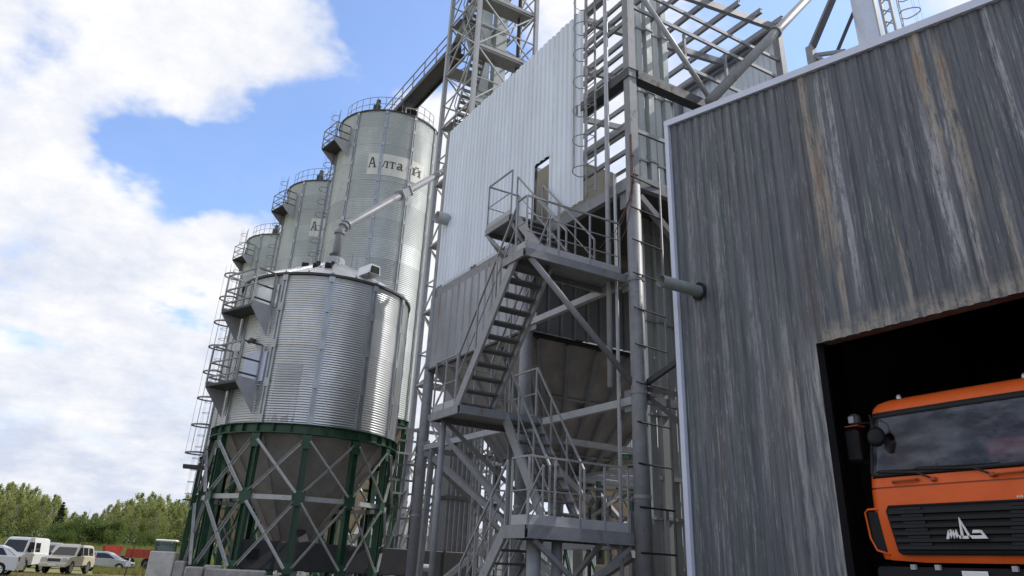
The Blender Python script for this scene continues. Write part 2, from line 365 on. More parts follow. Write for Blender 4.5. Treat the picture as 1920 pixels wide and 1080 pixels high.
def glass_material(name, tint, k):
    m = bpy.data.materials.new(name); m.use_nodes = True; N = m.node_tree.nodes; L = m.node_tree.links; N.clear()
    o = N.new('ShaderNodeOutputMaterial'); mx = N.new('ShaderNodeMixShader'); t = N.new('ShaderNodeBsdfTransparent'); gl = N.new('ShaderNodeBsdfGlossy')
    fr = N.new('ShaderNodeFresnel'); fr.inputs[0].default_value = 1.5; t.inputs[0].default_value = (*tint, 1); gl.inputs['Roughness'].default_value = .03; gl.inputs[0].default_value = (.72, .82, 1, 1)
    a = N.new('ShaderNodeMath'); a.operation = 'MULTIPLY'; a.inputs[1].default_value = k; L.new(fr.outputs[0], a.inputs[0])
    L.new(a.outputs[0], mx.inputs[0]); L.new(t.outputs[0], mx.inputs[1]); L.new(gl.outputs[0], mx.inputs[2])
    # grey-blue film painted in for reflection bands, thicker in smears
    g = N.new('ShaderNodeNewGeometry'); mp = N.new('ShaderNodeMapping'); mp.inputs['Scale'].default_value = (1, 1.6, 4); mp.inputs['Rotation'].default_value = (.5, 0, 0); L.new(g.outputs['Position'], mp.inputs[0])
    nz = N.new('ShaderNodeTexNoise'); nz.inputs['Scale'].default_value = 1.3; nz.inputs['Detail'].default_value = 9; nz.inputs['Roughness'].default_value = .65; L.new(mp.outputs[0], nz.inputs['Vector'])
    du = N.new('ShaderNodeMapRange'); L.new(nz.outputs[0], du.inputs[0]); du.inputs[1].default_value = .40; du.inputs[2].default_value = .68; du.inputs[4].default_value = .33
    df = N.new('ShaderNodeBsdfDiffuse'); df.inputs[0].default_value = (.34, .37, .43, 1); m2 = N.new('ShaderNodeMixShader')
    L.new(du.outputs[0], m2.inputs[0]); L.new(mx.outputs[0], m2.inputs[1]); L.new(df.outputs[0], m2.inputs[2]); L.new(m2.outputs[0], o.inputs[0]); return m
M['glass'] = glass_material('windscreen_glass', (.50, .56, .64), 1.0)
M['carglass'] = mat('dark_car_glass', (.012, .015, .018), .06, 0, .05, 1., spec=.6)
M['lamp'] = mat('clear_lamp_lens', (.55, .55, .55), .15, .3, .1, 5.)
M['orange'] = mat('orange_truck_paint', (.80, .128, .018), .42, 0, .05, 2., (.70, .11, .018), .25, 3., spec=.3, coat=.08, soft=.3)
M['orange_d'] = mat('dark_orange_trim', (.36, .07, .015), .5, 0, .05, 2.)  # darker orange for the panel gap, handles and small trim
M['blackp'] = mat('black_plastic', (.009, .0095, .012), .5, 0, .15, 6., spec=.22)
# ------------------------------------------------------------------ setting: ground
def gz(x, y):
    r = math.hypot(x, y)
    def sm(a, b, t): t = min(1, max(0, (t-a)/(b-a))); return t*t*(3-2*t)
    return -.02-.36*sm(24, 46, r)+3.7*sm(78, 175, r)+7*sm(175, 700, r)
def build_ground():
    m = MB(); rs = [0, 4, 8, 12, 16, 20, 24, 28, 32, 36, 40, 45, 50, 56, 62, 68, 74, 80, 86, 92, 100, 108, 116, 125, 135, 150, 165, 180, 200, 240, 300, 400, 550, 750, 1100, 1600, 2400]
    n = 120; vs = []
    for r in rs:
        for k in range(n):
            a = 2*math.pi*k/n; x, y = r*math.sin(a), r*math.cos(a)
            vs.append((x, y, gz(x, y)+(.03*math.sin(x*.9)*math.cos(y*1.1) if 20 < r < 200 else 0)))
    fs = []
    for i in range(len(rs)-1):
        for k in range(n):
            j = (k+1) % n; fs.append((i*n+k, (i+1)*n+k, (i+1)*n+j, i*n+j))
    m.add(vs, [f[::-1] for f in fs])
    G = bpy.data.materials.new('ground_dirt_and_grass'); G.use_nodes = True; N = G.node_tree.nodes; L = G.node_tree.links; b = N['Principled BSDF']
    b.inputs['Roughness'].default_value = .95; b.inputs['Specular IOR Level'].default_value = .1
    g = N.new('ShaderNodeNewGeometry')
    ln = N.new('ShaderNodeVectorMath'); ln.operation = 'LENGTH'; L.new(g.outputs['Position'], ln.inputs[0])
    def noise(sc, det, loc=(0, 0, 0)):
        mp = N.new('ShaderNodeMapping'); mp.inputs['Location'].default_value = loc; L.new(g.outputs['Position'], mp.inputs[0])
        n_ = N.new('ShaderNodeTexNoise'); n_.inputs['Scale'].default_value = sc; n_.inputs['Detail'].default_value = det; n_.inputs['Roughness'].default_value = .65
        L.new(mp.outputs[0], n_.inputs['Vector']); return n_.outputs[0]
    def mr(v, a, c): r = N.new('ShaderNodeMapRange'); L.new(v, r.inputs[0]); r.inputs[1].default_value = a; r.inputs[2].default_value = c; return r.outputs[0]
    def mix(f, c1, c2):
        n_ = N.new('ShaderNodeMixRGB'); L.new(f, n_.inputs[0])
        for i, c in ((1, c1), (2, c2)):
            if isinstance(c, tuple): n_.inputs[i].default_value = (*c, 1)
            else: L.new(c, n_.inputs[i])
        return n_.outputs[0]
    dirt = mix(mr(noise(.9, 8), .35, .65), (.22, .20, .17), (.15, .138, .12))
    sand = mix(mr(noise(.8, 8, (1, 4, 0)), .35, .65), (.30, .25, .18), (.21, .18, .13))
    dry = mix(mr(noise(.6, 8, (5, 1, 0)), .35, .65), (.27, .25, .11), (.16, .165, .065))
    grass = mix(mr(noise(.12, 8, (2, 9, 0)), .38, .62), (.095, .15, .045), (.17, .18, .075))
    grass = mix(mr(noise(.05, 6, (8, 3, 0)), .55, .66), grass, (.15, .105, .06))
    ad = N.new('ShaderNodeMath'); ad.operation = 'MULTIPLY_ADD'; L.new(noise(.15, 6), ad.inputs[0]); ad.inputs[1].default_value = 40; L.new(ln.outputs[1], ad.inputs[2])
    c = mix(mr(ad.outputs[0], 48, 60), dirt, sand)
    c = mix(mr(ad.outputs[0], 66, 80), c, dry)
    c = mix(mr(ad.outputs[0], 98, 112), c, grass)
    L.new(c, b.inputs['Base Color'])
    bp = N.new('ShaderNodeBump'); bp.inputs['Strength'].default_value = .5; bp.inputs['Distance'].default_value = .1; L.new(noise(3, 8), bp.inputs['Height']); L.new(bp.outputs[0], b.inputs['Normal'])
    o = m.build('ground', G, smooth=True); o['kind'] = 'structure'
build_ground()

# ------------------------------------------------------------------ corrugated sheets
def trap_sheet_y(mb, x, y0, y1, z0, z1, pitch, depth, rib=.45, phase=0.):
    """vertical trapezoid ribs on a wall facing -x; z0, z1 functions of y"""
    ys = []; k = math.floor((y0-phase)/pitch)
    pts = []
    while phase+k*pitch < y1+pitch:
        b = phase+k*pitch
        for t, d in ((0, 0), (rib, 0), (rib+.1, 1), (.9, 1)):
            pts.append((b+t*pitch, d))
        k += 1
    def dep(y):
        for (a, da), (c, dc) in zip(pts, pts[1:]):
            if a <= y <= c: return da+(dc-da)*(y-a)/(c-a) if c > a else da
        return 0
    ys = [(y0, dep(y0))]+[p for p in pts if y0 < p[0] < y1]+[(y1, dep(y1))]
    vs = []
    for y, d in ys:
        vs += [(x+d*depth, y, z0(y)), (x+d*depth, y, z1(y))]
    mb.add(vs, [(2*i, 2*i+1, 2*i+3, 2*i+2) for i in range(len(ys)-1)])
def rot_y2x(mb, x_ref, y_ref):
    """turn a wall facing -x at x=0 into a wall facing -y: (x,y)->(y, x)"""
    mb.v = [(x_ref+(y), y_ref+x, z) for x, y, z in mb.v]; mb.f = [f[::-1] for f in mb.f]
# ------------------------------------------------------------------ the warehouse with the gate
XB, YC = 9.1, 9.56
def roof_z(y): return 9.13-.195*(9.63-y)
barn = thing('warehouse', (XB, 5.3, 0), 'dark streaked metal warehouse with pale edge trim and an open black gateway', 'warehouse')
GY0, GY1, GZ = 3.62, 6.845, 4.02
y = YC; k = 0
while y > -5.0:
    ya = max(y-1.17, -5.0); lift = .004*(k % 2)
    segs = []
    for a, b_, z0 in ((max(ya, GY1), y, -.1), (max(ya, GY0), min(y, GY1), GZ), (ya, min(y, GY0), -.1)):
        if b_-a > .02: segs.append((a, b_, z0))
    for a, b_, z0 in segs:
        m = MB(); trap_sheet_y(m, XB-lift, a, b_, (lambda yy, z0=z0: z0), lambda yy: roof_z(yy)-.06, .195, .020, .5)
        m.build('cladding_sheet', M['barn'], barn)
    y = ya; k += 1
m = MB(); m.box(XB-.05, YC-.02, -.1, XB+.16, YC+.085, roof_z(YC)-.02); m.build('corner_trim', M['trim'], barn)
m = MB(); m.prism([(YC+.085, roof_z(YC+.085)), (YC+.085, roof_z(YC+.085)-.125), (-5.2, roof_z(-5.2)-.125), (-5.2, roof_z(-5.2))], 0, XB-.055, XB+.12); m.build('verge_trim', M['trim'], barn)
m = MB(); m.prism([(YC+.05, roof_z(YC+.05)-.01), (YC+.05, roof_z(YC+.05)-.12), (-5.2, roof_z(-5.2)-.12), (-5.2, roof_z(-5.2)-.01)], 0, XB+.125, 30); m.build('roof', M['dull_clad'], barn)
m = MB(); m.box(XB+.165, YC-.05, -.1, 30, YC+.02, roof_z(YC)-.13); m.build('side_wall', M['dull_clad'], barn)
m = MB(); m.box(XB+.10, -5.15, -.1, 30, -5.05, 6.1); m.build('side_wall', M['dull_clad'], barn)
m = MB(); m.box(29.8, -5.0, -.1, 29.95, YC-.06, 9); m.build('back_wall', M['greyd'], barn)
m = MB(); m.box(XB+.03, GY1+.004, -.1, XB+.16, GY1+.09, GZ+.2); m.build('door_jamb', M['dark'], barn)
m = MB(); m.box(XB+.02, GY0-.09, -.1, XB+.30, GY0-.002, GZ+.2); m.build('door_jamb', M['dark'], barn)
m = MB(); m.box(XB+.045, GY0, GZ+.03, XB+.30, GY1, GZ+.22); m.build('lintel', M['rust'], barn, label='dark rusty steel lintel over the gateway')
m = MB(); m.box(XB+.1, -5.0, -.06, 29.7, YC-.06, .03); m.build('floor_slab', M['greyd'], barn)
for xx in (13, 17.5, 22, 26.5):
    m = MB(); m.bar((xx, -5, 5.9), (xx, YC-.06, 8.7), .15, .3); m.build('rafter', M['greyd'], barn)
    m = MB(); m.ibeam((xx, YC-.2, 0), (xx, YC-.2, 8.6), .2, .2); m.build('post', M['greyd'], barn)
# liner inside: dark boards between door and side wall
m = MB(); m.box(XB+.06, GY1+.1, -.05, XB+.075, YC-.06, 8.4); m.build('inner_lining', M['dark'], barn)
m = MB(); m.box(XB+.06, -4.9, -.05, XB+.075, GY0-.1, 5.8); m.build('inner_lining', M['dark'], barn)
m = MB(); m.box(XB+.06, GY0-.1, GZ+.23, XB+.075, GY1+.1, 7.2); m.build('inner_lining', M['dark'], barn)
# grey duct pushed out through the wall
duct = MB(); n = 20; c = (9.03, 5.40)
vs = []
for xx, rr in ((9.40, .105), (8.22, .105), (8.22, .098), (9.40, .098)):
    vs += [(xx, c[0]+rr*math.cos(2*math.pi*k/n), c[1]+rr*math.sin(2*math.pi*k/n)) for k in range(n)]
fs = [(i*n+k, i*n+(k+1) % n, (i+1)*n+(k+1) % n, (i+1)*n+k) for i in range(3) for k in range(n)]
duct.add(vs, fs); dpipe = duct.build('exhaust_duct', mat('duct_grey_green', (.20, .225, .225), .5, .2, .1, 5.), smooth=True)
tag(dpipe, 'short grey round duct sticking out through the dark streaked wall', 'duct')
m = MB(); m.lathe([(.135, -.002), (.16, -.002), (.16, .012), (.106, .012)], 20); m.v = [(XB-.035+z*1.0, c[0]+x, c[1]+y) for x, y, z in m.v]; m.build('cut_edge', M['dark'], dpipe)

# ------------------------------------------------------------------ truck in the gateway
tx, ty = 9.33, 5.29
truck = thing('truck', (tx, ty, 0), 'orange lorry with black grille and white emblem nosing out of the dark gateway', 'truck')
def yz(pts, x): return [(x, ty+a, b) for a, b in pts]
lev = [(1.23, .03, 1.235), (1.30, .0, 1.25), (1.84, -.015, 1.265), (2.07, 0, 1.268), (2.075, .0, 1.262), (2.085, .0, 1.262), (2.09, .005, 1.268), (2.20, .02, 1.265), (2.98, .17, 1.235), (3.10, .205, 1.215), (3.17, .26, 1.18), (3.22, .36, 1.10), (3.24, .6, .95), (3.24, 1.9, .95)]
def ring(z, dx, hw, rc=.17, n=6):
    X = tx+dx; pts = [(11.25, -hw)]
    for k in range(n+1):
        a = math.pi/2*k/n; pts.append((X+rc-rc*math.sin(a), -hw+rc-rc*math.cos(a)))
    for t in (-.5, 0, .5): pts.append((X-.02*(1-abs(t)), t*hw))
    for k in range(n+1):
        a = math.pi/2*k/n; pts.append((X+rc-rc*math.cos(a), hw-rc+rc*math.sin(a)))
    pts.append((11.25, hw)); return [(x, ty+y_, z) for x, y_ in pts]
def loft(levels, skip=lambda i, k: False):
    mb = MB(); rows = [ring(*l) for l in levels]; q = len(rows[0]); vs = [p for r in rows for p in r]
    fs = [(i*q+k, (i+1)*q+k, (i+1)*q+k+1, i*q+k+1) for i in range(len(rows)-1) for k in range(q-1) if not skip(i, k)]
    mb.add(vs, fs); return mb
cab = loft(lev[6:], lambda i, k: i == 1 and 5 <= k <= 12)
cab.box(11.2, ty-1.2, 1.0, 11.25, ty+1.2, 3.22)
cabo = cab.build('cab', M['orange'], truck, smooth=False)
for p_ in cabo.data.polygons: p_.use_smooth = True
m = loft(lev[0:4], lambda i, k: False); m.build('front_panel', M['orange'], truck, smooth=True)
m = loft([(2.06, .014, 1.255), (2.10, .014, 1.255)]); m.build('panel_gap', M['orange_d'], truck)
m = MB(); m.box(tx+.02, ty-1.22, 1.225, 11.2, ty+1.22, 1.26); m.build('cab_floor', M['blackp'], truck)
# windscreen: curved pane, black rubber surround
def screen(y_, z): # front surface of the cab at half-width fraction y_, height z
    t = (z-2.20)/.78; dx = .02+.15*t; hw = 1.265-.03*t; rc = .17
    a = abs(y_)*hw
    if a <= hw-rc: return Vector((tx+dx-.02*(1-a/hw), ty+y_*hw, z))
    u = min(1, (a-(hw-rc))/rc); return Vector((tx+dx+rc-rc*math.sqrt(max(0, 1-u*u)), ty+y_*hw, z))
def patch(y0, y1, z0, z1, off, n=22, k=4):
    mb = MB(); vs = []
    for j in range(k+1):
        for i in range(n+1):
            p = screen(y0+(y1-y0)*i/n, z0+(z1-z0)*j/k); vs.append((p.x-off, p.y, p.z))
    mb.add(vs, [(j*(n+1)+i, (j+1)*(n+1)+i, (j+1)*(n+1)+i+1, j*(n+1)+i+1) for j in range(k) for i in range(n)]); return mb
ws = patch(-.935, .935, 2.235, 2.985, .006).build('windscreen', M['glass'], truck, smooth=True)
pts = []
for (cy, cz, a0) in ((.935-.06, 2.925, 0), (-.935+.06, 2.925, 90), (-.935+.06, 2.295, 180), (.935-.06, 2.295, 270)):
    for q in range(5):
        a = R_(a0+q*22.5); pts.append((cy+.06*math.cos(a), cz+.06*math.sin(a)))
full = []
for (a, b_) in zip(pts, pts[1:]+pts[:1]):
    st = max(1, int(abs(b_[0]-a[0])/.08))
    for i in range(st): full.append((a[0]+(b_[0]-a[0])*i/st, a[1]+(b_[1]-a[1])*i/st))
m.path([screen(a, b_)-Vector((.008, 0, 0)) for a, b_ in full], .024, 6, closed=True); m.build('windscreen_seal', M['rubber'], truck, smooth=True)
m = patch(-.93, .93, 2.985, 3.04, .006, 22, 1); m.build('visor_band', M['blackp'], truck)
# cab interior seen through the pane
m = MB(); m.box(tx+.32, ty-1.15, 1.3, 11.0, ty+1.15, 1.35); m.build('inner_floor', M['blackp'], truck)
m = MB(); m.cbox(tx+.22, ty-1.12, 1.9, tx+.75, ty+1.12, 2.2, .05); m.build('dashboard', M['blackp'], truck)
for s_ in (.62, -.62):
    m = MB(); m.cbox(10.5, ty+s_-.28, 1.6, 10.75, ty+s_+.28, 2.75, .06); m.build('seat', M['greyd'], truck)
m = MB(); m.path([(tx+.78+.06*math.cos(a), ty+.62+.24*math.cos(a), 2.28+.2*math.sin(a)) for a in [2*math.pi*k/16 for k in range(16)]], .018, 6, closed=True); m.build('steering_wheel', M['rubber'], truck)
m = MB(); m.cbox(tx+.62, ty-.62, 2.42, tx+.68, ty-.02, 2.64, .03); m.build('red_reflection_panel', mat('reflection_red', (.75, .10, .09), .6), truck, label='dim red rectangle inside the windscreen, standing in for a reflection')  # added red panel standing in for a reflection in the windscreen
# grille with slats
m = MB(); poly = [(-.96, 1.85), (.96, 1.85), (.985, 1.80), (.90, 1.345), (.87, 1.325), (-.87, 1.325), (-.90, 1.345), (-.985, 1.80)]
m.prism([(ty+a, b_) for a, b_ in poly], 0, tx-.058, tx-.030); m.build('grille_back', M['dark'], truck)
n = len(poly); ctr = (0, 1.58)
m = MB(); m.path([(tx-.05, ty+a, b_) for a, b_ in poly], .018, 6, closed=True); m.build('grille_frame', M['blackp'], truck)
for i in range(6):
    z = 1.385+i*.079; hw = .885+(z-1.345)*.17
    m = MB(); m.prism([(tx-.095, z-.018), (tx-.056, z-.03), (tx-.056, z+.016), (tx-.08, z+.022)], 1, ty-hw, ty+hw); m.build('grille_slat', M['blackp'], truck)
    for s_ in (1, -1):
        m = MB(); m.box(tx-.085, ty+s_*(hw-.30)-.14, z+.024, tx-.058, ty+s_*(hw-.30)+.14, z+.052); m.build('grille_louvre', mat('louvre_grey', (.013, .014, .017), .5, spec=.3) if 'louvre_grey' not in bpy.data.materials else bpy.data.materials['louvre_grey'], truck)
# white emblem: low zigzag letters with a tall spike
em = MB(); E0 = 5.54; EW = .47
def ep(poly): # x to the right in the photo runs towards -y
    em.prism([(E0-a*EW, 1.475+b_) for a, b_ in poly], 0, tx-.122, tx-.102)
ep([(0, 0), (.07, 0), (.125, .07), (.125, .10), (.085, .10)]); ep([(.085, .10), (.15, .10), (.20, .0), (.135, 0)]); ep([(.135, 0), (.20, 0), (.275, .10), (.215, .10)])
ep([(.215, .10), (.275, .10), (.335, 0), (.27, 0)]); ep([(.27, 0), (.40, 0), (.42, .035), (.31, .035)])
ep([(.375, .0), (.435, .0), (.435, .16), (.40, .225)]); ep([(.40, .225), (.435, .16), (.565, .0), (.63, .0)]); ep([(.43, .03), (.56, .03), (.59, .0), (.43, 0)])
ep([(.58, 0), (1.0, 0), (.955, .034), (.58, .034)]); ep([(.955, .034), (.885, .088), (.83, .088), (.90, .034)]); ep([(.66, .058), (.88, .058), (.83, .09), (.69, .09)])
em.build('emblem', M['white'], truck)
m = MB(); m.path([(tx-.02, ty+a*-1-.58, b_) for a, b_ in ((0, 1.885), (.018, 1.905), (.0, 1.90))], .008, 5); m.path([(tx-.02, ty-.61, 1.885), (tx-.02, ty-.625, 1.905), (tx-.02, ty-.64, 1.887)], .008, 5); m.build('small_badge', M['white'], truck)
# corner deflectors: dark slot behind an orange hoop
for s_ in (1, -1):
    m = MB(); m.prism([(ty+s_*1.16, 1.80), (ty+s_*1.29, 1.81), (ty+s_*1.27, 1.50), (ty+s_*1.20, 1.36), (ty+s_*1.10, 1.34)][::s_], 0, tx-.01, tx+.05)
    sl = m.build('corner_slot', M['blackp'], truck)
    m = MB(); m.path([(tx-.005, ty+s_*1.13, 1.835), (tx-.01, ty+s_*1.285, 1.835), (tx-.01, ty+s_*1.325, 1.80), (tx-.01, ty+s_*1.30, 1.50), (tx-.01, ty+s_*1.23, 1.36), (tx-.005, ty+s_*1.07, 1.315)], .014, 6); m.build('slot_hoop', M['orange'], truck, smooth=True)
for yy in (5.99, 4.72):   # grab handles under the screen
    m = MB(); m.path([(tx-.005, yy+.17, 2.135), (tx-.05, yy+.15, 2.14), (tx-.05, yy-.15, 2.145), (tx-.005, yy-.17, 2.15)], .016, 6); m.build('grab_handle', M['orange_d'], truck)
for y0, y1 in ((5.63, 6.38), (4.93, 5.85)):
    p0 = Vector((tx-.03, y0, 2.15)); p1 = Vector((tx-.055, y0+.17, 2.225)); p2 = screen((y1-ty)/1.26, 2.275)-Vector((.03, 0, 0))
    m = MB(); m.path([p0, p1, p2], .013, 5); w_ = m.build('wiper', M['rubber'], truck)
    m = MB(); m.path([screen((y1-.02-ty)/1.26, 2.29)-Vector((.02, 0, 0)), screen(((y1+y0)/2-ty)/1.26, 2.272)-Vector((.022, 0, 0)), screen((y0-.1-ty)/1.26, 2.262)-Vector((.02, 0, 0))], .010, 5); m.build('wiper_blade', M['rubber'], w_)
    m = MB(); m.cbox(tx-.05, y0-.045, 2.115, tx-.0, y0+.02, 2.165, .012); m.build('wiper_pivot', M['orange_d'], w_)
# mirrors: round front mirror before the glass, side mirror housing
m = MB(); m.path([(tx+.2, ty+1.16, 3.0), (tx-.02, ty+1.04, 2.98), (tx-.05, ty+.99, 2.80)], .013, 6); m.build('mirror_arm', M['blackp'], truck)
m = MB(); m.lathe([(.0, .05), (.09, .045), (.13, .02), (.135, -.01), (.11, -.04), (0, -.05)], 20)
rm = Matrix.Rotation(R_(-72), 3, 'Y') @ Matrix.Rotation(R_(25), 3, 'X'); m.v = [tuple(Vector((tx-.03, ty+.985, 2.70))+rm @ Vector((x, y_*.82, z))) for x, y_, z in m.v]; m.build('front_mirror', M['blackp'], truck, smooth=True)
for s_ in (1, -1):
    m = MB(); m.cbox(tx+.02, ty+s_*1.30, 2.42, tx+.16, ty+s_*1.51, 2.86, .04); mm = m.build('side_mirror', M['blackp'], truck)
    m = MB(); m.cbox(tx+.06, ty+s_*1.30, 2.90, tx+.2, ty+s_*1.45, 3.06, .04); m.build('mirror_housing', M['greyd'], mm)
    m = MB(); m.cbox(tx+.045, ty+s_*1.34, 2.93, tx+.06, ty+s_*1.42, 3.02, .006); m.build('marker_lens', M['greyl'], mm)
    m = MB(); m.box(tx+.03, ty+s_*1.28, 2.885, tx+.2, ty+s_*1.48, 2.898); m.build('orange_strip', M['orange_d'], mm)
    m = MB(); m.path([(tx+.3, ty+s_*1.2, 2.95), (tx+.12, ty+s_*1.38, 2.93)], .016, 6); m.path([(tx+.3, ty+s_*1.24, 2.4), (tx+.12, ty+s_*1.40, 2.45)], .016, 6); m.build('mirror_bracket', M['blackp'], mm)
    m = MB(); m.lathe([(.03, 0), (.035, .03), (.02, .06), (0, .065)], 10, c=(tx+.32, ty+s_*.80, 3.20)); m.build('marker_lamp', M['lamp'], truck, smooth=True)
m = MB(); m.cbox(tx-.09, ty-1.25, .55, tx+.35, ty+1.25, 1.18, .04); bump = m.build('bumper', M['blackp'], truck)
for yy in (6.02, 5.72, 4.86): m = MB(); m.box(tx-.11, yy-.03, 1.15, tx-.07, yy+.03, 1.205); m.build('bumper_clip', M['greyl'], bump)
for s_ in (1, -1):
    m = MB(); m.cbox(tx-.11, ty+s_*.95-.17, .72, tx-.085, ty+s_*.95+.17, .95, .01); m.build('headlight', M['lamp'], bump)
m = MB(); m.box(tx-.115, 5.295-.13, 1.0, tx-.095, 5.295+.13, 1.135); m.build('number_plate', M['white'], bump)
m = MB(); m.box(tx-.113, 5.295-.145, .99, tx-.096, 5.295+.145, 1.147); m.build('plate_frame', M['chrome'], bump)
for xx in (10.3, 14.6, 16.0):
    for s_ in (1, -1):
        m = MB(); m.lathe([(.2, -.14), (.45, -.16), (.52, -.12), (.52, .12), (.45, .16), (.2, .14)], 24); m.v = [(xx+x, ty+s_*1.05+z, .53+y_) for x, y_, z in m.v]; w_ = m.build('wheel', M['rubber'], truck, smooth=True)
        m = MB(); m.lathe([(0, .1), (.18, .12), (.26, .15), (.26, -.15), (0, -.12)], 16); m.v = [(xx+x, ty+s_*1.05+z, .53+y_) for x, y_, z in m.v]; m.build('rim', M['greyl'], w_)
m = MB(); m.box(11.0, ty-.45, .75, 17, ty+.45, 1.0); m.build('chassis', M['blackp'], truck)
m = MB(); m.box(11.5, ty-1.2, 1.15, 16.9, ty+1.2, 1.22)
for a in ((11.5, ty-1.2, 16.9, ty-1.14), (11.5, ty+1.14, 16.9, ty+1.2), (11.5, ty-1.14, 11.56, ty+1.14), (16.84, ty-1.14, 16.9, ty+1.14)): m.box(a[0], a[1], 1.22, a[2], a[3], 2.75)
m.build('tipper_body', M['orange'], truck)
# ------------------------------------------------------------------ grain cleaning tower
TX0, TX1, TY0, TY1 = 9.3, 14.66, 10.93, 20.2
TYM = 14.93
tower = thing('cleaning_tower', (12, 15.5, 0), 'tall steel frame tower clad in pale corrugated sheets, open at its right end', 'industrial tower')
def part(name, mb, mt, parent=None, **k): return mb.build(name, M[mt], parent or tower, **k)
for (x, y_, top) in ((TX0, TY0, 8.3), (TX0, TYM, 8.3), (TX0, TY1, 8.3), (TX1, TY0, 8.3), (TX1, TYM, 8.3), (TX1, TY1, 8.3)):
    m = MB(); m.tube((x, y_, -.05), (x, y_, top), .15, 14); c_ = part('column', m, 'greyp', smooth=True)
    for z in (2.2, 4.0, 6.2):
        m = MB(); m.lathe([(.151, -.03), (.165, -.03), (.165, .03), (.151, .03)], 14, c=(x, y_, z)); part('collar', m, 'greyp', c_)
    m = MB(); m.bar((x, y_, top), (x, y_, 14.1 if x == TX0 else 14.9), .2, .2, (1, 0, 0)); part('upper_post', m, 'greyp')
for (x, y_) in ((TX0, 18.2), (TX0, 16.6), (TX1, 17.5)):
    m = MB(); m.bar((x+.15, y_, 8.5), (x+.15, y_, 14.0), .12, .12, (1, 0, 0)); part('upper_post', m, 'greyp')
def beam(name, p, q, w, h, mt='greyp', kind='ch', side=(-1, 0, 0)):
    m = MB()
    if kind == 'ch': m.channel(p, q, w, h, side)
    elif kind == 'i': m.ibeam(p, q, w, h)
    elif kind == 'l': m.angle(p, q, w)
    else: m.bar(p, q, w, h)
    return part(name, m, mt)
# floor, middle and top frames; middle beams painted dark as if backlit
for z, h, mt_, w_ in ((8.40, .28, 'greyp', .14), (11.12, .24, 'greyd', .26)):
    beam('frame_beam', (TX0, TY0-.12, z), (TX0, 12.8 if z > 10 else TY1+.1, z), w_, h, mt_)
    beam('frame_beam', (TX0+.14, TY0, z+.01), (TX1+.1, TY0, z+.01), w_, h, mt_, side=(0, -1, 0))
    beam('frame_beam', (TX0+.08, TY1, z+.01), (TX1+.1, TY1, z+.01), .14, h, side=(0, 1, 0))
    beam('frame_beam', (TX1, TY0, z), (TX1, TY1, z), .14, h, side=(1, 0, 0))
beam('top_beam', (TX0, TY0-.12, 14.0), (TX0, TY1+.1, 14.0), .14, .2)
beam('top_beam', (TX1, TY0-.12, 14.82), (TX1, TY1+.1, 14.82), .14, .22, side=(1, 0, 0))
def rz(x): return 14.06+(x-TX0)/(TX1-TX0)*.84
for y_ in (TY0, 12.9, TYM, 17.5, TY1):
    beam('rafter', (TX0-.1, y_, rz(TX0-.1)), (TX1+.15, y_, rz(TX1+.15)), .12, .2, side=(0, -1, 0))
for i in range(7):
    x = 9.55+i*.85; beam('purlin', (x, TY0-.25, rz(x)+.185), (x, TY1+.2, rz(x)+.185), .09, .16, side=(-1, 0, 0))
# girts: front opening, right end
for z in (9.25, 9.85, 11.9, 12.75, 13.4): beam('girt', (TX0+.03, TY0+.1, z), (TX0+.03, 12.9, z), .06, .11)
for x0, x1, z in ((TX0, TX1, 13.76), (TX0, TX1, 13.15), (10.9, 13.1, 12.07), (TX0, TX1, 9.7)): beam('girt', (x0+.1, TY0, z), (x1-.1, TY0, z), .06, .09, side=(0, -1, 0))
for x in (11.1, 12.5): beam('girt_post', (x, TY0+.03, 12.1), (x, TY0+.03, 13.1), .06, .06, kind='b')
m = MB(); m.tube((TX0+.1, TY0-.02, 13.95), (11.9, TY0-.02, 11.3), .065, 8); part('wall_brace', m, 'greyl', smooth=True)
m = MB(); m.bar((12.9, TY0-.02, 11.3), (TX1-.1, TY0-.02, 12.2), .07); part('wall_brace', m, 'greyl')
for z in (9.8, 12.2, 13.3): beam('girt', (TX1-.04, TY0+.1, z), (TX1-.04, TY1-.1, z), .06, .11, side=(1, 0, 0))
# white cladding with a door hole
DY0, DY1, DZ = 13.94, 14.66, 10.40
y_ = 20.06; k = 0
while y_ > 12.56:
    ya = max(y_-1.035, 12.54)
    for a, b_, z0, z1 in ((max(ya, DY1), y_, 8.585, 14.09), (max(ya, DY0), min(y_, DY1), DZ, 14.09), (ya, min(y_, DY0), 8.585, 14.09)):
        if b_-a > .02:
            m = MB(); trap_sheet_y(m, TX0-.13-.003*(k % 2), a, b_, lambda q, z0=z0: z0, lambda q, z1=z1: z1+.012*math.sin(q*9), .207, .03, .5)
            part('white_cladding_sheet', m, 'white_clad')
    y_ = ya; k += 1
m = MB(); m.box(TX0-.10, DY0-.05, 8.56, TX0-.02, DY0-.003, DZ+.05); m.box(TX0-.10, DY1+.003, 8.56, TX0-.02, DY1+.05, DZ+.05); m.box(TX0-.10, DY0-.003, DZ+.003, TX0-.02, DY1+.003, DZ+.05)
part('door_frame', m, 'greyd')
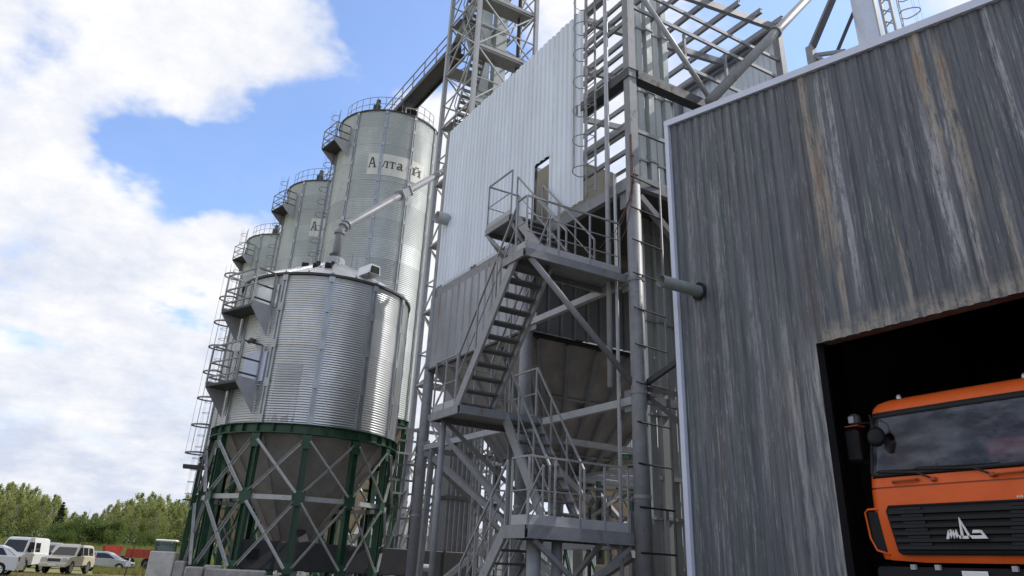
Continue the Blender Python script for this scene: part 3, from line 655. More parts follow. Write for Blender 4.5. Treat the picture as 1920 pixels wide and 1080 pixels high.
# plain grey cladding of the bin below, two faces seen, the shaded end painted darker
y_ = TY1-.1; k = 0
while y_ > TYM+.1:
    ya = max(y_-1.18, TYM+.02); m = MB(); trap_sheet_y(m, TX0-.10-.003*(k % 2), ya, y_, lambda q: 6.12, lambda q: 8.27, .395, .07, .72)
    part('grey_cladding_sheet', m, 'grey_clad'); y_ = ya; k += 1
x = TX0+.12; k = 0
while x < TX1-.05:
    xb = min(x+1.18, TX1-.02); m = MB(); trap_sheet_y(m, 0, x, xb, lambda q: 6.12, lambda q: 8.25, .395, .06, .72)
    m.v = [(yy, TYM-.09-.003*(k % 2)+xx, z) for xx, yy, z in m.v]; part('bin_sheet', m, 'dull_clad'); x = xb; k += 1
m = MB(); m.box(TX0-.06, TY1+.02, 6.1, TX1, TY1+.06, 14.0); part('end_wall', m, 'white_clad')
x = 0
for k in range(5):
    ya = TY0+.12+k*1.17; m = MB(); trap_sheet_y(m, TX1+.09+.003*(k % 2), ya, ya+1.17, lambda q: 8.6, lambda q: 14.93, .207, .03, .5); part('rear_sheet', m, 'white_clad')
for k in range(3):
    ya = TY0+.12+(k+5)*1.17; m = MB(); trap_sheet_y(m, TX1+.09+.003*(k % 2), ya, min(ya+1.17, 20.1), lambda q: 8.6, lambda q: 12.2, .207, .03, .5); part('rear_sheet', m, 'white_clad')
m = MB(); m.box(TX0+.09, TY0+.09, 8.45, TX1-.09, TY1-.09, 8.50); part('floor_deck', m, 'greyd')
m = MB(); m.box(TX0-.08, TYM-.02, 6.0, TX1+.05, TYM+.03, 6.11); part('bin_sill', m, 'dark')
m = MB(); m.box(TX0-.11, TYM+.05, 6.06, TX0-.03, TY1-.1, 6.115); part('bin_sill', m, 'greyd')
# hopper under the bin
hb = [(11.7, 17.3), (12.6, 17.3), (12.6, 18.2), (11.7, 18.2)]; ht = [(TX0+.05, TYM+.05), (TX1-.05, TYM+.05), (TX1-.05, TY1-.1), (TX0+.05, TY1-.1)]
m = MB(); m.add([(a, b_, 6.08) for a, b_ in ht]+[(a, b_, 2.7) for a, b_ in hb], [(i, (i+1) % 4, 4+(i+1) % 4, 4+i) for i in range(4)]); hop = part('hopper', m, 'hopper')
def hp(side, t, s_, off=.05):
    a = Vector((*ht[side], 6.08)); b_ = Vector((*ht[(side+1) % 4], 6.08)); c_ = Vector((*hb[side], 2.7)); d_ = Vector((*hb[(side+1) % 4], 2.7))
    p = a.lerp(b_, t).lerp(c_.lerp(d_, t), s_); nn = (b_-a).cross(c_-a).normalized(); o_ = Vector((12.1, 17.7, 5)); 
    if nn.dot(p-o_) < 0: nn = -nn
    return p+nn*off
for sd in (0, 3):
    for t in (.05, .22, .40, .58, .76, .95):
        m = MB(); m.bar(hp(sd, t, 0.02), hp(sd, t, .97), .09, .1, hp(sd, t, 0, 1)-hp(sd, t, 0, 0)); part('hopper_stiffener', m, 'greyp', hop)
    for s_ in (.35, .7):
        m = MB(); m.bar(hp(sd, .0, s_, .03), hp(sd, 1, s_, .03), .05, .06, hp(sd, .5, s_, 1)-hp(sd, .5, s_, 0)); part('hopper_band', m, 'hopper', hop)
m = MB(); q = hp(0, .36, .40, .10); q2 = hp(0, .36, .40, .16); m.path([q2+Vector((.13*math.cos(a), .05*math.sin(a), .12*math.sin(a))) for a in [2*math.pi*i/14 for i in range(14)]], .028, 6, closed=True); part('red_flange', m, 'rust', hop)
m = MB(); m.tube(q, q2, .10, 12); part('flange_mouth', m, 'dark', hop)
m = MB(); m.tube((12.15, 17.75, 2.8), (12.15, 17.75, 1.2), .2, 14); part('outlet_pipe', m, 'greyp', hop)
# tie beams and braces under the tower
for y0, y1, z in ((TY1-.2, TYM+.15, 3.93), (TYM-.15, TY0+.15, 3.88), (TYM-.15, TY0+.15, 6.25)): beam('tie_beam', (TX0, y0, z), (TX0, y1, z), .12, .14, 'greyl', 'b')
for x0, x1, y_, z in ((TX0+.15, TX1-.15, TY0, 3.9), (TX0+.15, TX1-.15, TYM, 3.7), (TX0+.15, TX1-.15, TY1, 3.9)): beam('tie_beam', (x0, y_, z), (x1, y_, z), .12, .14, 'greyp', 'b')
for y0, y1, z in ((TY1, TYM, 3.9), (TYM, TY0, 3.9)): beam('tie_beam', (TX1, y0-.15, z), (TX1, y1+.15, z), .12, .14, 'greyp', 'b')
for p, q in (((TX0, 19.9, 4.75), (TX0, 15.1, 1.95)), ((TX0+.05, 19.95, 3.8), (TX0+.05, 15.2, 1.75)), ((TX0, 19.55, 3.85), (TX0, 19.75, -.02)),
             ((TX1, 15.1, 3.8), (TX1, 20.1, .1)), ((TX1, 20.1, 3.8), (TX1, 15.1, .1)), ((TX0+.15, TYM, 3.6), (TX1-.15, TYM, .1)), ((TX0+.15, TY1, 3.8), (TX1-.15, TY1, .1)), ((TX1-.15, TY1, 3.8), (TX0+.15, TY1, .1)),
             ((TX0, TYM-.15, 1.4), (TX0, 11.3, .0)), ((TX0+.1, 11.3, 1.3), (TX0+.1, TYM-.2, .0)), ((TX1, 14.8, 3.8), (TX1, 11, .1)), ((TX1, 11, 3.8), (TX1, 14.8, .1)), ((TX0+.15, TY0, 8.1), (11.9, TY0, 6.2))):
    m = MB(); m.bar(p, q, .13, .13); part('diagonal_brace', m, 'greyp')
beam('tie_beam', (TX0, TYM-.2, 1.45), (TX0, TY0+.15, 1.45), .1, .16, 'greyp', 'b')
for x, y_ in ((TX0, TY0), (TX0, TYM), (TX0, TY1), (TX1, TY0), (TX1, TYM), (TX1, TY1)):
    m = MB(); m.box(x-.26, y_-.26, -.02, x+.26, y_+.26, .03); part('base_plate', m, 'greyp')
    for z in (3.9, 6.25, 8.1):
        for s_ in (-1, 1):
            if TY0 <= y_+s_*.3 <= TY1: m = MB(); m.box(x-.012, y_+s_*.14, z-.2, x+.012, y_+s_*.42, z+.2); part('gusset', m, 'greyp')
# angle struts between corner column and the warehouse
for p, q in (((9.45, 10.9, 4.15), (9.65, 9.72, 4.62)), ((9.45, 10.9, 4.05), (9.6, 9.72, 3.72)), ((9.45, 10.9, 3.95), (9.55, 9.70, 3.02))):
    m = MB(); m.angle(p, q, .08); part('wall_strut', m, 'greyd')
# rung ladder on the corner column: long rods out to a thin standpipe
m = MB(); m.tube((9.98, 10.88, .2), (9.98, 10.88, 8.9), .028, 6); rl = part('rung_standpipe', m, 'greyp', smooth=True)
for i in range(12):
    z = .6+i*.71; m = MB(); m.tube((9.10, 10.76, z), (9.98, 10.87, z), .017, 5); part('rung', m, 'dark')
m = MB(); m.bar((9.17, 10.81, 8.05), (9.17, 10.81, 9.45), .06, .02, (1, 0, 0)); m.box(9.12, 10.785, 8.9, 9.22, 10.80, 8.96); part('rusty_bracket', m, 'rust')
for a in range(4):
    m = MB(); m.path([(9.2-.02*a, 10.75, 8.6-.1*a), (9.13, 10.78+.03*a, 7.9), (9.15-.05*(a % 3), 11.0+.12*a, 7.3+.12*(a % 2)), (9.2, 11.5+.15*a, 6.9+.1*a)], .007, 4); part('red_hose', m, 'rust')
for yy, z0, z1, r in ((11.58, 4.2, 14.0, .055), (11.33, .2, 8.7, .035)):
    m = MB(); m.tube((TX0-.16, yy, z0), (TX0-.16, yy, z1), r, 8); part('standpipe', m, 'greyl', smooth=True)
# inside: cleaning machine, bulk boxes
m = MB(); m.cbox(10.1, 14.75, 8.55, 11.9, 17.2, 11.12, .04); m.cbox(10.3, 13.5, 8.55, 11.2, 14.74, 9.15, .04)
mach = m.build('seed_cleaner', M['beige']); tag(mach, 'beige machine housing standing on the upper floor inside the pale clad tower', 'machine')
# round duct stub through white wall
m = MB(); n = 18; vs = []
for xx, r in ((9.3, .19), (8.80, .19), (8.80, .18), (9.3, .18)): vs += [(xx, 19.62+r*math.cos(2*math.pi*k/n), 10.70+r*math.sin(2*math.pi*k/n)) for k in range(n)]
m.add(vs, [(i*n+k, i*n+(k+1) % n, (i+1)*n+(k+1) % n, (i+1)*n+k) for i in range(3) for k in range(n)])
tag(m.build('vent_duct', M['greyl'], smooth=True), 'short open round duct poking from the left edge of the pale clad wall', 'duct')
# elevator trunks rising between tower and warehouse
for (ex, ey, top, lab) in ((10.78, 12.33, 17.5, 'pair of square bucket elevator trunks nearer the corner column, passing through the open frame'), (11.35, 12.35, 17.5, 'pair of square bucket elevator trunks nearer the dark warehouse corner')):
    el = thing('bucket_elevator', (ex, ey, 0), lab, 'elevator', 'elevator trunks beside the tower')
    for dx, w in ((0, .17), (.26, .17)):
        m = MB(); m.bar((ex+dx, ey-dx*.3, .3), (ex+dx, ey-dx*.3, top), w, w, (1, 0, 0)); t_ = m.build('trunk', M['galv_tall'], el)
        for z in range(1, 9):
            m = MB(); m.bar((ex+dx, ey-dx*.3, z*2-.03), (ex+dx, ey-dx*.3, z*2+.03), w+.07, w+.07, (1, 0, 0)); m.build('flange', M['greyl'], t_)
    m = MB(); m.cbox(ex-.15, ey-.25, .0, ex+.45, ey+.15, .6, .02); m.build('boot', M['greyd'], el)

# ------------------------------------------------------------------ chutes
def pipe_thing(name, pts, r, mt, lab, cat, flanges=(), parent_group=None):
    t = thing(name, tuple(pts[0]), lab, cat)
    m = MB(); m.path(pts, r, 14); m.build('pipe', M[mt], t, smooth=True)
    for f in flanges:
        i, s_ = int(f), f-int(f); p = Vector(pts[i]).lerp(Vector(pts[i+1]), s_); d = (Vector(pts[i+1])-Vector(pts[i])).normalized()
        m = MB(); m.tube(p-d*.04, p+d*.04, r+.05, 14); m.build('flange', M['greyp'], t)
    return t
ch = pipe_thing('spout_pipe', [(7.15, 23.96, 10.15), (7.16, 23.96, 11.3), (7.3, 24.03, 11.55), (12.9, 27.1, 17.25)], .14, 'greyp', 'long grey spout pipe sloping down to the top of the small silo', 'pipe', (.05, .95, 1.95, 2.02))
p = Vector((7.3, 24.03, 11.55)).lerp(Vector((12.9, 27.1, 17.25)), .47); d = (Vector((12.9, 27.1, 17.25))-Vector((7.3, 24.03, 11.55))).normalized()
m = MB(); m.bar(p-d*.26, p+d*.26, .34, .34, (0, 0, 1)); m.build('valve_box', M['greyp'], ch)
m = MB(); m.bar(p-d*.30, p-d*.26, .42, .42, (0, 0, 1)); m.bar(p+d*.26, p+d*.30, .42, .42, (0, 0, 1)); m.build('valve_flange', M['greyl'], ch)
pipe_thing('overhead_chute', [(11.15, 10.35, 10.8), (16.5, 10.35, 17.2)], .12, 'greyp', 'thick grey chute pipe sloping up from behind the pale warehouse verge', 'pipe', (.5,))

# ------------------------------------------------------------------ outside staircase
st = thing('steel_staircase', (8, 12.5, 0), 'grey zigzag steel staircase with railed landings outside the pale clad tower', 'staircase')
def sp(name, mb, mt, parent=None, **k): return mb.build(name, M[mt], parent or st, **k)
def rail_run(p, q, n, h=1.05, mids=(.55,), toe=False, first=True, last=True):
    p = Vector(p); q = Vector(q); up = Vector((0, 0, 1))
    for i in range(n+1):
        if (i == 0 and not first) or (i == n and not last): continue
        a = p.lerp(q, i/n); m = MB(); m.bar(a-up*.06, a+up*h, .030, .030, (q-p)); sp('rail_post', m, 'railp')
    m = MB(); m.bar(p+up*h, q+up*h, .034, .034); sp('handrail', m, 'railp')
    for k in mids: m = MB(); m.bar(p+up*h*k, q+up*h*k, .019, .019); sp('mid_rail', m, 'railp')
    if toe: m = MB(); m.bar(p+up*.07, q+up*.07, .012, .16, up); sp('toe_board', m, 'greyl')
def landing(x0, y0, x1, y1, z, h=.16):
    m = MB(); m.box(x0+.02, y0+.02, z-.045, x1-.02, y1-.02, z); d_ = sp('landing', m, 'greyp')
    for p, q, sd in (((x0, y0, z-h/2), (x1, y0, z-h/2), (0, -1, 0)), ((x0, y1, z-h/2), (x1, y1, z-h/2), (0, 1, 0)), ((x0, y0+.03, z-h/2-.002), (x0, y1-.03, z-h/2-.002), (-1, 0, 0)), ((x1, y0+.03, z-h/2-.002), (x1, y1-.03, z-h/2-.002), (1, 0, 0))):
        m = MB(); m.channel(p, q, .06, h, sd, .01); sp('edge_channel', m, 'greyp', d_)
    return d_
def flight(x0, x1, ya, za, yb, zb, n, rails=('a', 'b'), under=False):
    a = [Vector((x, ya, za)) for x in (x0, x1)]; b_ = [Vector((x, yb, zb)) for x in (x0, x1)]
    for i in (0, 1):
        m = MB(); m.channel(a[i]-Vector((0, 0, .08)), b_[i]-Vector((0, 0, .08)), .055, .20, (-1 if i == 0 else 1, 0, 0), .01); sp('stringer', m, 'railp')
    for k in range(n):
        t = (k+.7)/n; y_ = ya+(yb-ya)*t; z = za+(zb-za)*t; s_ = 1 if yb > ya else -1
        m = MB(); m.box(x0+.03, y_-.12, z-.035, x1-.03, y_+.12, z); sp('step', m, 'tread')
    for i, nm in ((0, 'a'), (1, 'b')):
        if nm in rails:
            rail_run(a[i]+Vector((0, 0, .03)), b_[i]+Vector((0, 0, .03)), 3, 1.0)
P0 = 8.53; P1 = 6.36; P2 = 3.80; P3 = 1.62
landing(8.2, 14.06, TX0-.15, 15.25, P0)
rail_run((8.22, 14.10, P0), (8.22, 15.23, P0), 1, 1.2, (.5,), True); rail_run((8.24, 15.23, P0), (9.1, 15.23, P0), 1, 1.2, (.5,), False, first=False)
flight(8.35, 9.08, 14.06, P0, 11.98, P1, 9, ('a', 'b'))
landing(6.85, 11.15, TX0-.02, 11.95, P1)
rail_run((6.87, 11.17, P1), (9.1, 11.17, P1), 3, 1.1, (.33, .66), True)
rail_run((6.87, 11.2, P1), (6.87, 11.52, P1), 1, 1.1, (.5,), True, first=False)
flight(6.88, 7.66, 11.55, P1, 13.60, P2, 11)
landing(6.85, 13.35, 8.75, 14.6, P2)
rail_run((6.87, 13.62, P2), (6.87, 14.57, P2), 2, 1.05, (.5,), True); rail_run((6.9, 14.58, P2), (8.7, 14.58, P2), 2, 1.05, (.5,), True, first=False)
rail_run((8.73, 13.55, P2), (8.73, 14.5, P2), 1, 1.05, (.5,))
flight(7.90, 8.65, 13.4, P2, 11.75, P3, 10)
landing(7.02, 11.05, TX0-.1, 11.80, P3, .2)
rail_run((7.04, 11.07, P3), (9.1, 11.07, P3), 4, 1.05, (.5,), True); rail_run((7.04, 11.1, P3), (7.04, 11.6, P3), 1, 1.05, (.5,), True, first=False)
flight(7.06, 7.80, 11.8, P3, 13.3, -.02, 8)
for p, q, r in (((7.0, 11.2, P1-.15), (9.22, 11.0, 4.15), .06), ((8.22, 15.2, P0-.16), (9.2, 15.2, 7.4), .045), ((8.22, 14.1, P0-.16), (9.2, 14.1, 7.2), .045), ((8.22, 15.2, P0-.16), (8.22, 14.2, 7.5), .04)):
    m = MB(); m.tube(p, q, r, 8); sp('knee_brace', m, 'greyp', smooth=True)
for x, y_, z in ((7.35, 11.35, P3-.2), (8.6, 14.3, P2-.15), (7.0, 14.3, P2-.15)):
    m = MB(); m.tube((x, y_, -.05), (x, y_, z), .12 if x == 7.35 else .06, 12); sp('support_post', m, 'greyp', smooth=True)
m = MB(); m.tube((7.8, 11.35, -.05), (7.8, 11.35, P3-.2), .09, 12); sp('support_post', m, 'greyp', smooth=True)
for p, q in (((7.1, 11.1, -.05), (9.15, 11.1, 1.4)), ((9.15, 11.12, .05), (7.2, 11.12, 1.4)), ((8.7, 11.2, P3-.1), (8.7, 13.5, -.05)), ((7.0, 14.4, P2-.1), (9.2, 14.4, 2.2))):
    m = MB(); m.bar(p, q, .07); sp('cross_brace', m, 'greyp')

# ------------------------------------------------------------------ caged ladders
def caged_ladder(parent, base, out, z0, z1, w=.42, depth=.65, hoop=.8, mt='railp', cage_from=2.2, local=False, rung=.3, tr=.022):
    """ladder on a wall; out: unit vector away from the wall"""
    o_ = Vector((*out, 0)); s_ = Vector((-out[1], out[0], 0)); B = Vector((*base, 0))
    for k in (-1, 1):
        m = MB(); m.bar(B+s_*k*w/2+Vector((0, 0, z0)), B+s_*k*w/2+Vector((0, 0, z1+.9)), .05, .03, o_); m.build('ladder_rail', M[mt], parent, local=local)
    z = z0+.2; rm_ = None
    while z < z1:
        if rm_ is None:
            mb = MB(); mb.tube(-s_*w/2, s_*w/2, .012, 4); rm_ = mb.mesh('rung', M[mt])
        off = Vector((0, 0, 0)) if local else Vector(parent.location)
        inst('rung', rm_, parent, B+Vector((0, 0, z))-off); z += rung
    hm = None; z = z0+cage_from
    pts = [(-w/2, 0)]+[(-(w/2+.12)*math.cos(a), depth*.55+depth*.45*math.sin(a) if False else .12+(depth-.12)*math.sin(a)) for a in [math.pi*i/10 for i in range(11)]]+[(w/2, 0)]
    while z < z1+.9:
        if hm is None:
            mb = MB(); mb.path([s_*a+o_*b_ for a, b_ in pts], tr, 4); hm = mb.mesh('hoop', M[mt])
        off = Vector((0, 0, 0)) if local else Vector(parent.location)
        inst('hoop', hm, parent, B+Vector((0, 0, z))-off); z += hoop
    for a in (R_(40), R_(90), R_(140)):
        q = s_*(-(w/2+.12)*math.cos(a))+o_*(.12+(depth-.12)*math.sin(a))
        m = MB(); m.bar(B+q+Vector((0, 0, z0+cage_from)), B+q+Vector((0, 0, z1+.8)), .03, .008, o_); m.build('cage_strap', M[mt], parent, local=local)
lad = thing('caged_ladder', (9.1, 12.3, 8.6), 'grey ladder in a round hoop cage at the right edge of the pale clad wall', 'ladder')
caged_ladder(lad, (9.10, 12.12), (-1, 0), 8.55, 15.2, .34, .46, .80, 'greyp', .5, tr=.011)

# ------------------------------------------------------------------ silos
def pol(r, th, z=0): return Vector((r*math.cos(th), r*math.sin(th), z))
LETTER = {  # strokes as polygons on a unit cell (x to the right, y up), serif capitals
 'A': [[(.30, 1), (.48, 1), (.16, .06), (.08, .06)], [(.42, 1), (.56, 1), (.92, .06), (.72, .06)], [(.24, .34), (.72, .34), (.72, .42), (.26, .42)], [(-.04, 0), (.28, 0), (.28, .06), (-.04, .06)], [(.58, 0), (1.02, 0), (1.02, .06), (.58, .06)]],
 'l': [[(.34, .68), (.46, .68), (.20, .1), (.08, .04), (.0, .06), (.02, .14), (.12, .16)], [(.30, .62), (.98, .62), (.98, .68), (.30, .68)], [(.66, .04), (.86, .04), (.86, .64), (.66, .64)], [(.56, 0), (.98, 0), (.98, .06), (.56, .06)]],
 't': [[(.40, .04), (.60, .04), (.60, .64), (.40, .64)], [(.02, .60), (.98, .60), (.98, .68), (.02, .68)], [(.02, .44), (.09, .44), (.09, .62), (.02, .62)], [(.91, .44), (.98, .44), (.98, .62), (.91, .62)], [(.26, 0), (.74, 0), (.74, .06), (.26, .06)]],
 'a': [[(.60, .05), (.80, .05), (.80, .55), (.60, .60)], [(.18, .60), (.40, .69), (.66, .67), (.78, .55), (.62, .52), (.40, .62), (.22, .52)], [(.08, .10), (.25, .0), (.45, .02), (.64, .14), (.62, .20), (.40, .10), (.26, .12)], [(.08, .10), (.26, .12), (.28, .24), (.64, .34), (.62, .42), (.20, .34), (.06, .22)], [(.74, .0), (.98, .0), (.98, .06), (.74, .08)]],
 'j': [[(.10, .04), (.28, .04), (.28, .64), (.10, .64)], [(.72, .04), (.90, .04), (.90, .64), (.72, .64)], [(.26, .14), (.74, .48), (.74, .58), (.26, .24)], [(.0, 0), (.38, 0), (.38, .06), (.0, .06)], [(.62, 0), (1, 0), (1, .06), (.62, .06)], [(.0, .62), (.38, .62), (.38, .68), (.0, .68)], [(.62, .62), (1, .62), (1, .68), (.62, .68)], [(.28, .80), (.38, .90), (.44, .86), (.36, .76)], [(.36, .76), (.62, .76), (.72, .90), (.66, .94), (.56, .84), (.44, .84)]]}
def silo(name, label, C, R, zb, zm, zr, ze, rise, nst, off, pitch, rows, facing, legw, mt, hopmt, sign, plats, ladder_phi, lad_z, group=None, zhop=.8, bmat='brace'):
    t = thing(name, (C[0], C[1], 0), label, 'silo', group, rz=-R_(facing))
    TH = lambda phi: R_(-90+phi)
    B = lambda nm, mb, m_, parent=None, **k: mb.build(nm, M[m_], parent or t, local=True, **k)
    # corrugated wall sheets
    dth = 2*math.pi/nst; hrow = (ze-zr)/rows; amp = pitch*.17; nc = max(1, round(hrow/pitch)); seg = 5; vs = []; per = 4
    zs = [(i/per/nc*hrow, (0, .011, .015, .011)[i % per] if True else 0) for i in range(nc*per+1)]
    prof = [(z, amp*math.sin(2*math.pi*i/per)) for i, (z, _) in enumerate(zs)]
    for j in range(seg+1):
        a = -dth/2+dth*j/seg; vs += [pol(R+d_, a, z) for z, d_ in prof]
    k_ = len(prof); sh = MB(); sh.add(vs, [(j*k_+i, (j+1)*k_+i, (j+1)*k_+i+1, j*k_+i+1) for j in range(seg) for i in range(k_-1)])
    me = sh.mesh('wall_sheet', M[mt], smooth=True)
    for i in range(nst):
        for r_ in range(rows):
            w_ = inst('wall_sheet', me, t, (0, 0, zr+r_*hrow), TH(off)+dth*(i+.5)); k = 1+.0022*((r_+i) % 2)*2.65/R; w_.scale = (k, k, 1)
    # stiffeners: two flanges side by side
    sm = MB()
    for s_ in (-.055, .055): sm.box(R-.01, s_-.022, 0, R+.055, s_+.022, ze-zr-.02)
    sm.box(R-.012, -.033, 0, R+.018, .033, ze-zr-.02)
    for q in range(rows+1):
        z = min(max(q*hrow-.12, .0), ze-zr-.3); sm.box(R+.02, -.085, z, R+.068, .085, z+.24)
    sme = sm.mesh('stiffener', M['stiff'])
    for i in range(nst): inst('stiffener', sme, t, (0, 0, zr+.02), TH(off)+dth*i)
    # roof
    rm = MB(); n2 = 2
    for j in range(n2):
        a0 = -dth/2+dth*j/n2; a1 = a0+dth/n2; rm.add([pol(R+.07, a0, ze-.02), pol(R+.07, a1, ze-.02), pol(.34, a1, ze+rise), pol(.34, a0, ze+rise)], [(0, 1, 2, 3)])
        w_ = .03; p = pol(R+.07, a0, ze+.0); q = pol(.34, a0, ze+rise+.02); rm.bar(p, q, .05, .06)
    rme = rm.mesh('roof_panel', M['roofm'])
    for i in range(nst): inst('roof_panel', rme, t, (0, 0, 0), TH(off)+dth*(i+.5))
    m = MB(); m.lathe([(R+.02, -.10), (R+.085, -.10), (R+.085, -.03), (R+.02, -.03)], 48, c=(0, 0, ze)); B('eave_ring', m, 'greyd')
    m = MB(); m.lathe([(.36, -.05), (.36, .22), (.30, .22), (.30, .28), (.0, .30)], 18, c=(0, 0, ze+rise)); B('roof_cap', m, 'greyl')
    # ring beam, legs, braces
    m = MB(); m.lathe([(R-.12, 0), (R+.13, 0), (R+.13, .02), (R+.03, .02), (R+.03, -.22), (R+.13, -.22), (R+.13, -.24), (R-.12, -.24), (R-.12, 0)], 48, c=(0, 0, zr)); rb = B('ring_beam', m, 'green')
    for i in range(nst*3):
        th = TH(off)+dth*i/3; mb = MB(); p = pol(R+.03, th, zr-.11); mb.bar(p, pol(R+.125, th, zr-.11), .012, .20); B('rib_plate', mb, 'green', rb)
    lm = MB(); lm.ibeam((R, 0, zb), (R, 0, zr-.24), legw, legw, (0, 1, 0)); lm.box(R-.2, -.16, zb-.02, R+.2, .16, zb+.02); lme = lm.mesh('leg', M['green'])
    gms = [MB().box(R+legw*.5+.002, -w2, za, R+legw*.5+.014, w2, zb2).mesh('gusset', M['green']) for w2, za, zb2 in ((.17, zm-.2, zm+.2), (.13, zr-.62, zr-.26), (.13, zb+.1, zb+.36))]
    for i in range(nst):
        inst('leg', lme, t, (0, 0, 0), TH(off)+dth*i); [inst('gusset', g_, t, (0, 0, 0), TH(off)+dth*i) for g_ in gms]
    bm = {}
    Rb = R+legw*.5+.03
    for nm, z0, z1, w_ in (('cross_brace', zr-.42, zm+.12, .075), ('cross_brace', zm-.12, zb+.22, .075)):
        for s_ in (1, -1):
            mb = MB(); rr_ = Rb+(.012 if s_ > 0 else -.03)
            mb.angle(pol(rr_, -s_*dth*.44, z0), pol(rr_, s_*dth*.44, z1), w_*(.85 if bmat == 'brace' else 1), pol(1, 0), .01); bme = mb.mesh('cross_brace', M[bmat])
            for i in range(nst): inst('cross_brace', bme, t, (0, 0, 0), TH(off)+dth*(i+.5))
    mb = MB(); mb.bar(pol(R, -dth/2, zm), pol(R, dth/2, zm), .09, .12); bme = mb.mesh('tie_bar', M[bmat])
    for i in range(nst): inst('tie_bar', bme, t, (0, 0, 0), TH(off)+dth*(i+.5))
    # hopper
    hm_ = MB(); hm_.add([pol(R-.13, -dth/2, zr-.05), pol(R-.13, dth/2, zr-.05), pol(.22, dth/2, zhop), pol(.22, -dth/2, zhop)], [(0, 3, 2, 1)])
    hm_.bar(pol(R-.12, -dth/2, zr-.06), pol(.23, -dth/2, zhop), .035, .03); hme = hm_.mesh('hopper_panel', M[hopmt])
    for i in range(nst): inst('hopper_panel', hme, t, (0, 0, 0), TH(off)+dth*(i+.5))
    m = MB(); m.lathe([(.2, zhop+.05), (.24, zhop+.05), (.24, zhop-.35), (.0, zhop-.35)], 14); B('hopper_outlet', m, 'greyd')
    # wedge-bottomed platforms
    for phi, w_, dep, z, side_rail in plats:
        th = TH(phi); o_ = pol(1, th); s_ = Vector((-o_.y, o_.x, 0))
        def Q(a, r_, zz): return o_*(r_)+s_*a+Vector((0, 0, zz))
        ri = R*math.cos(math.asin(min(.95, w_/2/R)))+.03; ro = R+dep
        m = MB(); m.add([Q(-w_/2, ri, z), Q(w_/2, ri, z), Q(w_/2, ro, z), Q(-w_/2, ro, z), Q(-w_/2, ri, z-.07), Q(w_/2, ri, z-.07), Q(w_/2, ro, z-.07), Q(-w_/2, ro, z-.07)], [(3, 2, 1, 0), (4, 5, 6, 7), (0, 1, 5, 4), (1, 2, 6, 5), (2, 3, 7, 6), (3, 0, 4, 7)])
        pf = B('platform', m, 'greyd')
        for k in (-1, 1):
            m = MB(); a = k*(w_/2+.012); m.tri([Q(a, ri, z+.1), Q(a, ro, z+.1), Q(a, ro, z-.08), Q(a, ri, z-.82)], .012); B('side_plate', m, 'greyl', pf)
            for rr_ in (ri+.05, ro):
                m = MB(); m.bar(Q(k*w_/2, rr_, z), Q(k*w_/2, rr_, z+1.1), .045, .045, o_); B('rail_post', m, 'railp', pf)
            for h in (.2, .62, 1.1):
                m = MB(); m.bar(Q(k*w_/2, ri+.05, z+h), Q(k*w_/2, ro, z+h), .042, .042); B('guard_rail', m, 'greyd' if k > 0 else 'railp', pf)
        for h in (.2, .62, 1.1):
            m = MB(); m.bar(Q(-w_/2, ro, z+h), Q(w_/2, ro, z+h), .042, .042); B('guard_rail', m, 'railp', pf)
    if ladder_phi is not None:
        th = TH(ladder_phi); b_ = pol(R+.17, th); o_ = pol(1, th)
        caged_ladder(t, (b_.x, b_.y), (o_.x, o_.y), lad_z[0], lad_z[1], .46, .52 if ze < 12 else .45, .78, 'greyp', .9, local=True, rung=.33, tr=.027 if ze < 12 else .017)
        for z in [lad_z[0]+1+2.2*i for i in range(int((lad_z[1]-lad_z[0])/2.2))]:
            for k in (-1, 1):
                s_ = Vector((-o_.y, o_.x, 0)); m = MB(); m.bar(b_+s_*k*.23+Vector((0, 0, z)), b_+s_*k*.23-o_*.17+Vector((0, 0, z)), .03); B('ladder_bracket', m, 'greyd')
        s_ = Vector((-o_.y, o_.x, 0)); m = MB(); z = lad_z[0]+.55
        q0 = b_+Vector((0, 0, z)); m.add([q0+s_*a+o_*r_+Vector((0, 0, h)) for h in (-.06, 0) for a, r_ in ((-.35, -.14), (.35, -.14), (.35, .5), (-.35, .5))], [(3, 2, 1, 0), (4, 5, 6, 7), (0, 1, 5, 4), (1, 2, 6, 5), (2, 3, 7, 6), (3, 0, 4, 7)]); B('ladder_landing', m, 'greyd')
    if sign:
        phis, z0, z1, letters = sign
        def arc(p0, p1, za, zb_, r_, n=10):
            mb = MB(); mb.add([pol(r_, TH(p0+(p1-p0)*i/n), z) for z in (za, zb_) for i in range(n+1)], [(i, i+1, n+2+i, n+1+i) for i in range(n)]); return mb
        for p0, p1 in phis: sg = B('sign_panel', arc(p0, p1, z0, z1, R+.020), 'pale')
        for ch_, p0, p1, zb_, h in letters:
            mb = MB(); r_ = R+.034
            for poly in LETTER[ch_]:
                pts = []
                for (a, b1), (c_, d_) in zip(poly, poly[1:]+poly[:1]):
                    pts.append((a, b1))
                v0 = [pol(r_, TH(p0+(p1-p0)*a), zb_+h*b1) for a, b1 in pts]; v1 = [pol(r_-.012, TH(p0+(p1-p0)*a), zb_+h*b1) for a, b1 in pts]; n = len(pts)
                mb.add(v0+v1, [tuple(range(n)), tuple(range(2*n-1, n-1, -1))]+[(i, n+i, n+(i+1) % n, (i+1) % n) for i in range(n)])
            B('letter', mb, 'letter')
    return t, B, TH
small, SB, STH = silo('small_silo', 'shorter shiny corrugated steel silo on dark green legs in front of the tall ones', (7.12, 23.96), 2.65, .55, 2.46, 4.33, 8.79, 1.2, 12, .5, .068, 4, 16.55, .17, 'galv', 'hopper', None,
    [(-52, 1.45, .62, 7.62, 1), (-52, 1.45, .62, 5.42, 1)], -84, (2.75, 8.6), zhop=1.0)
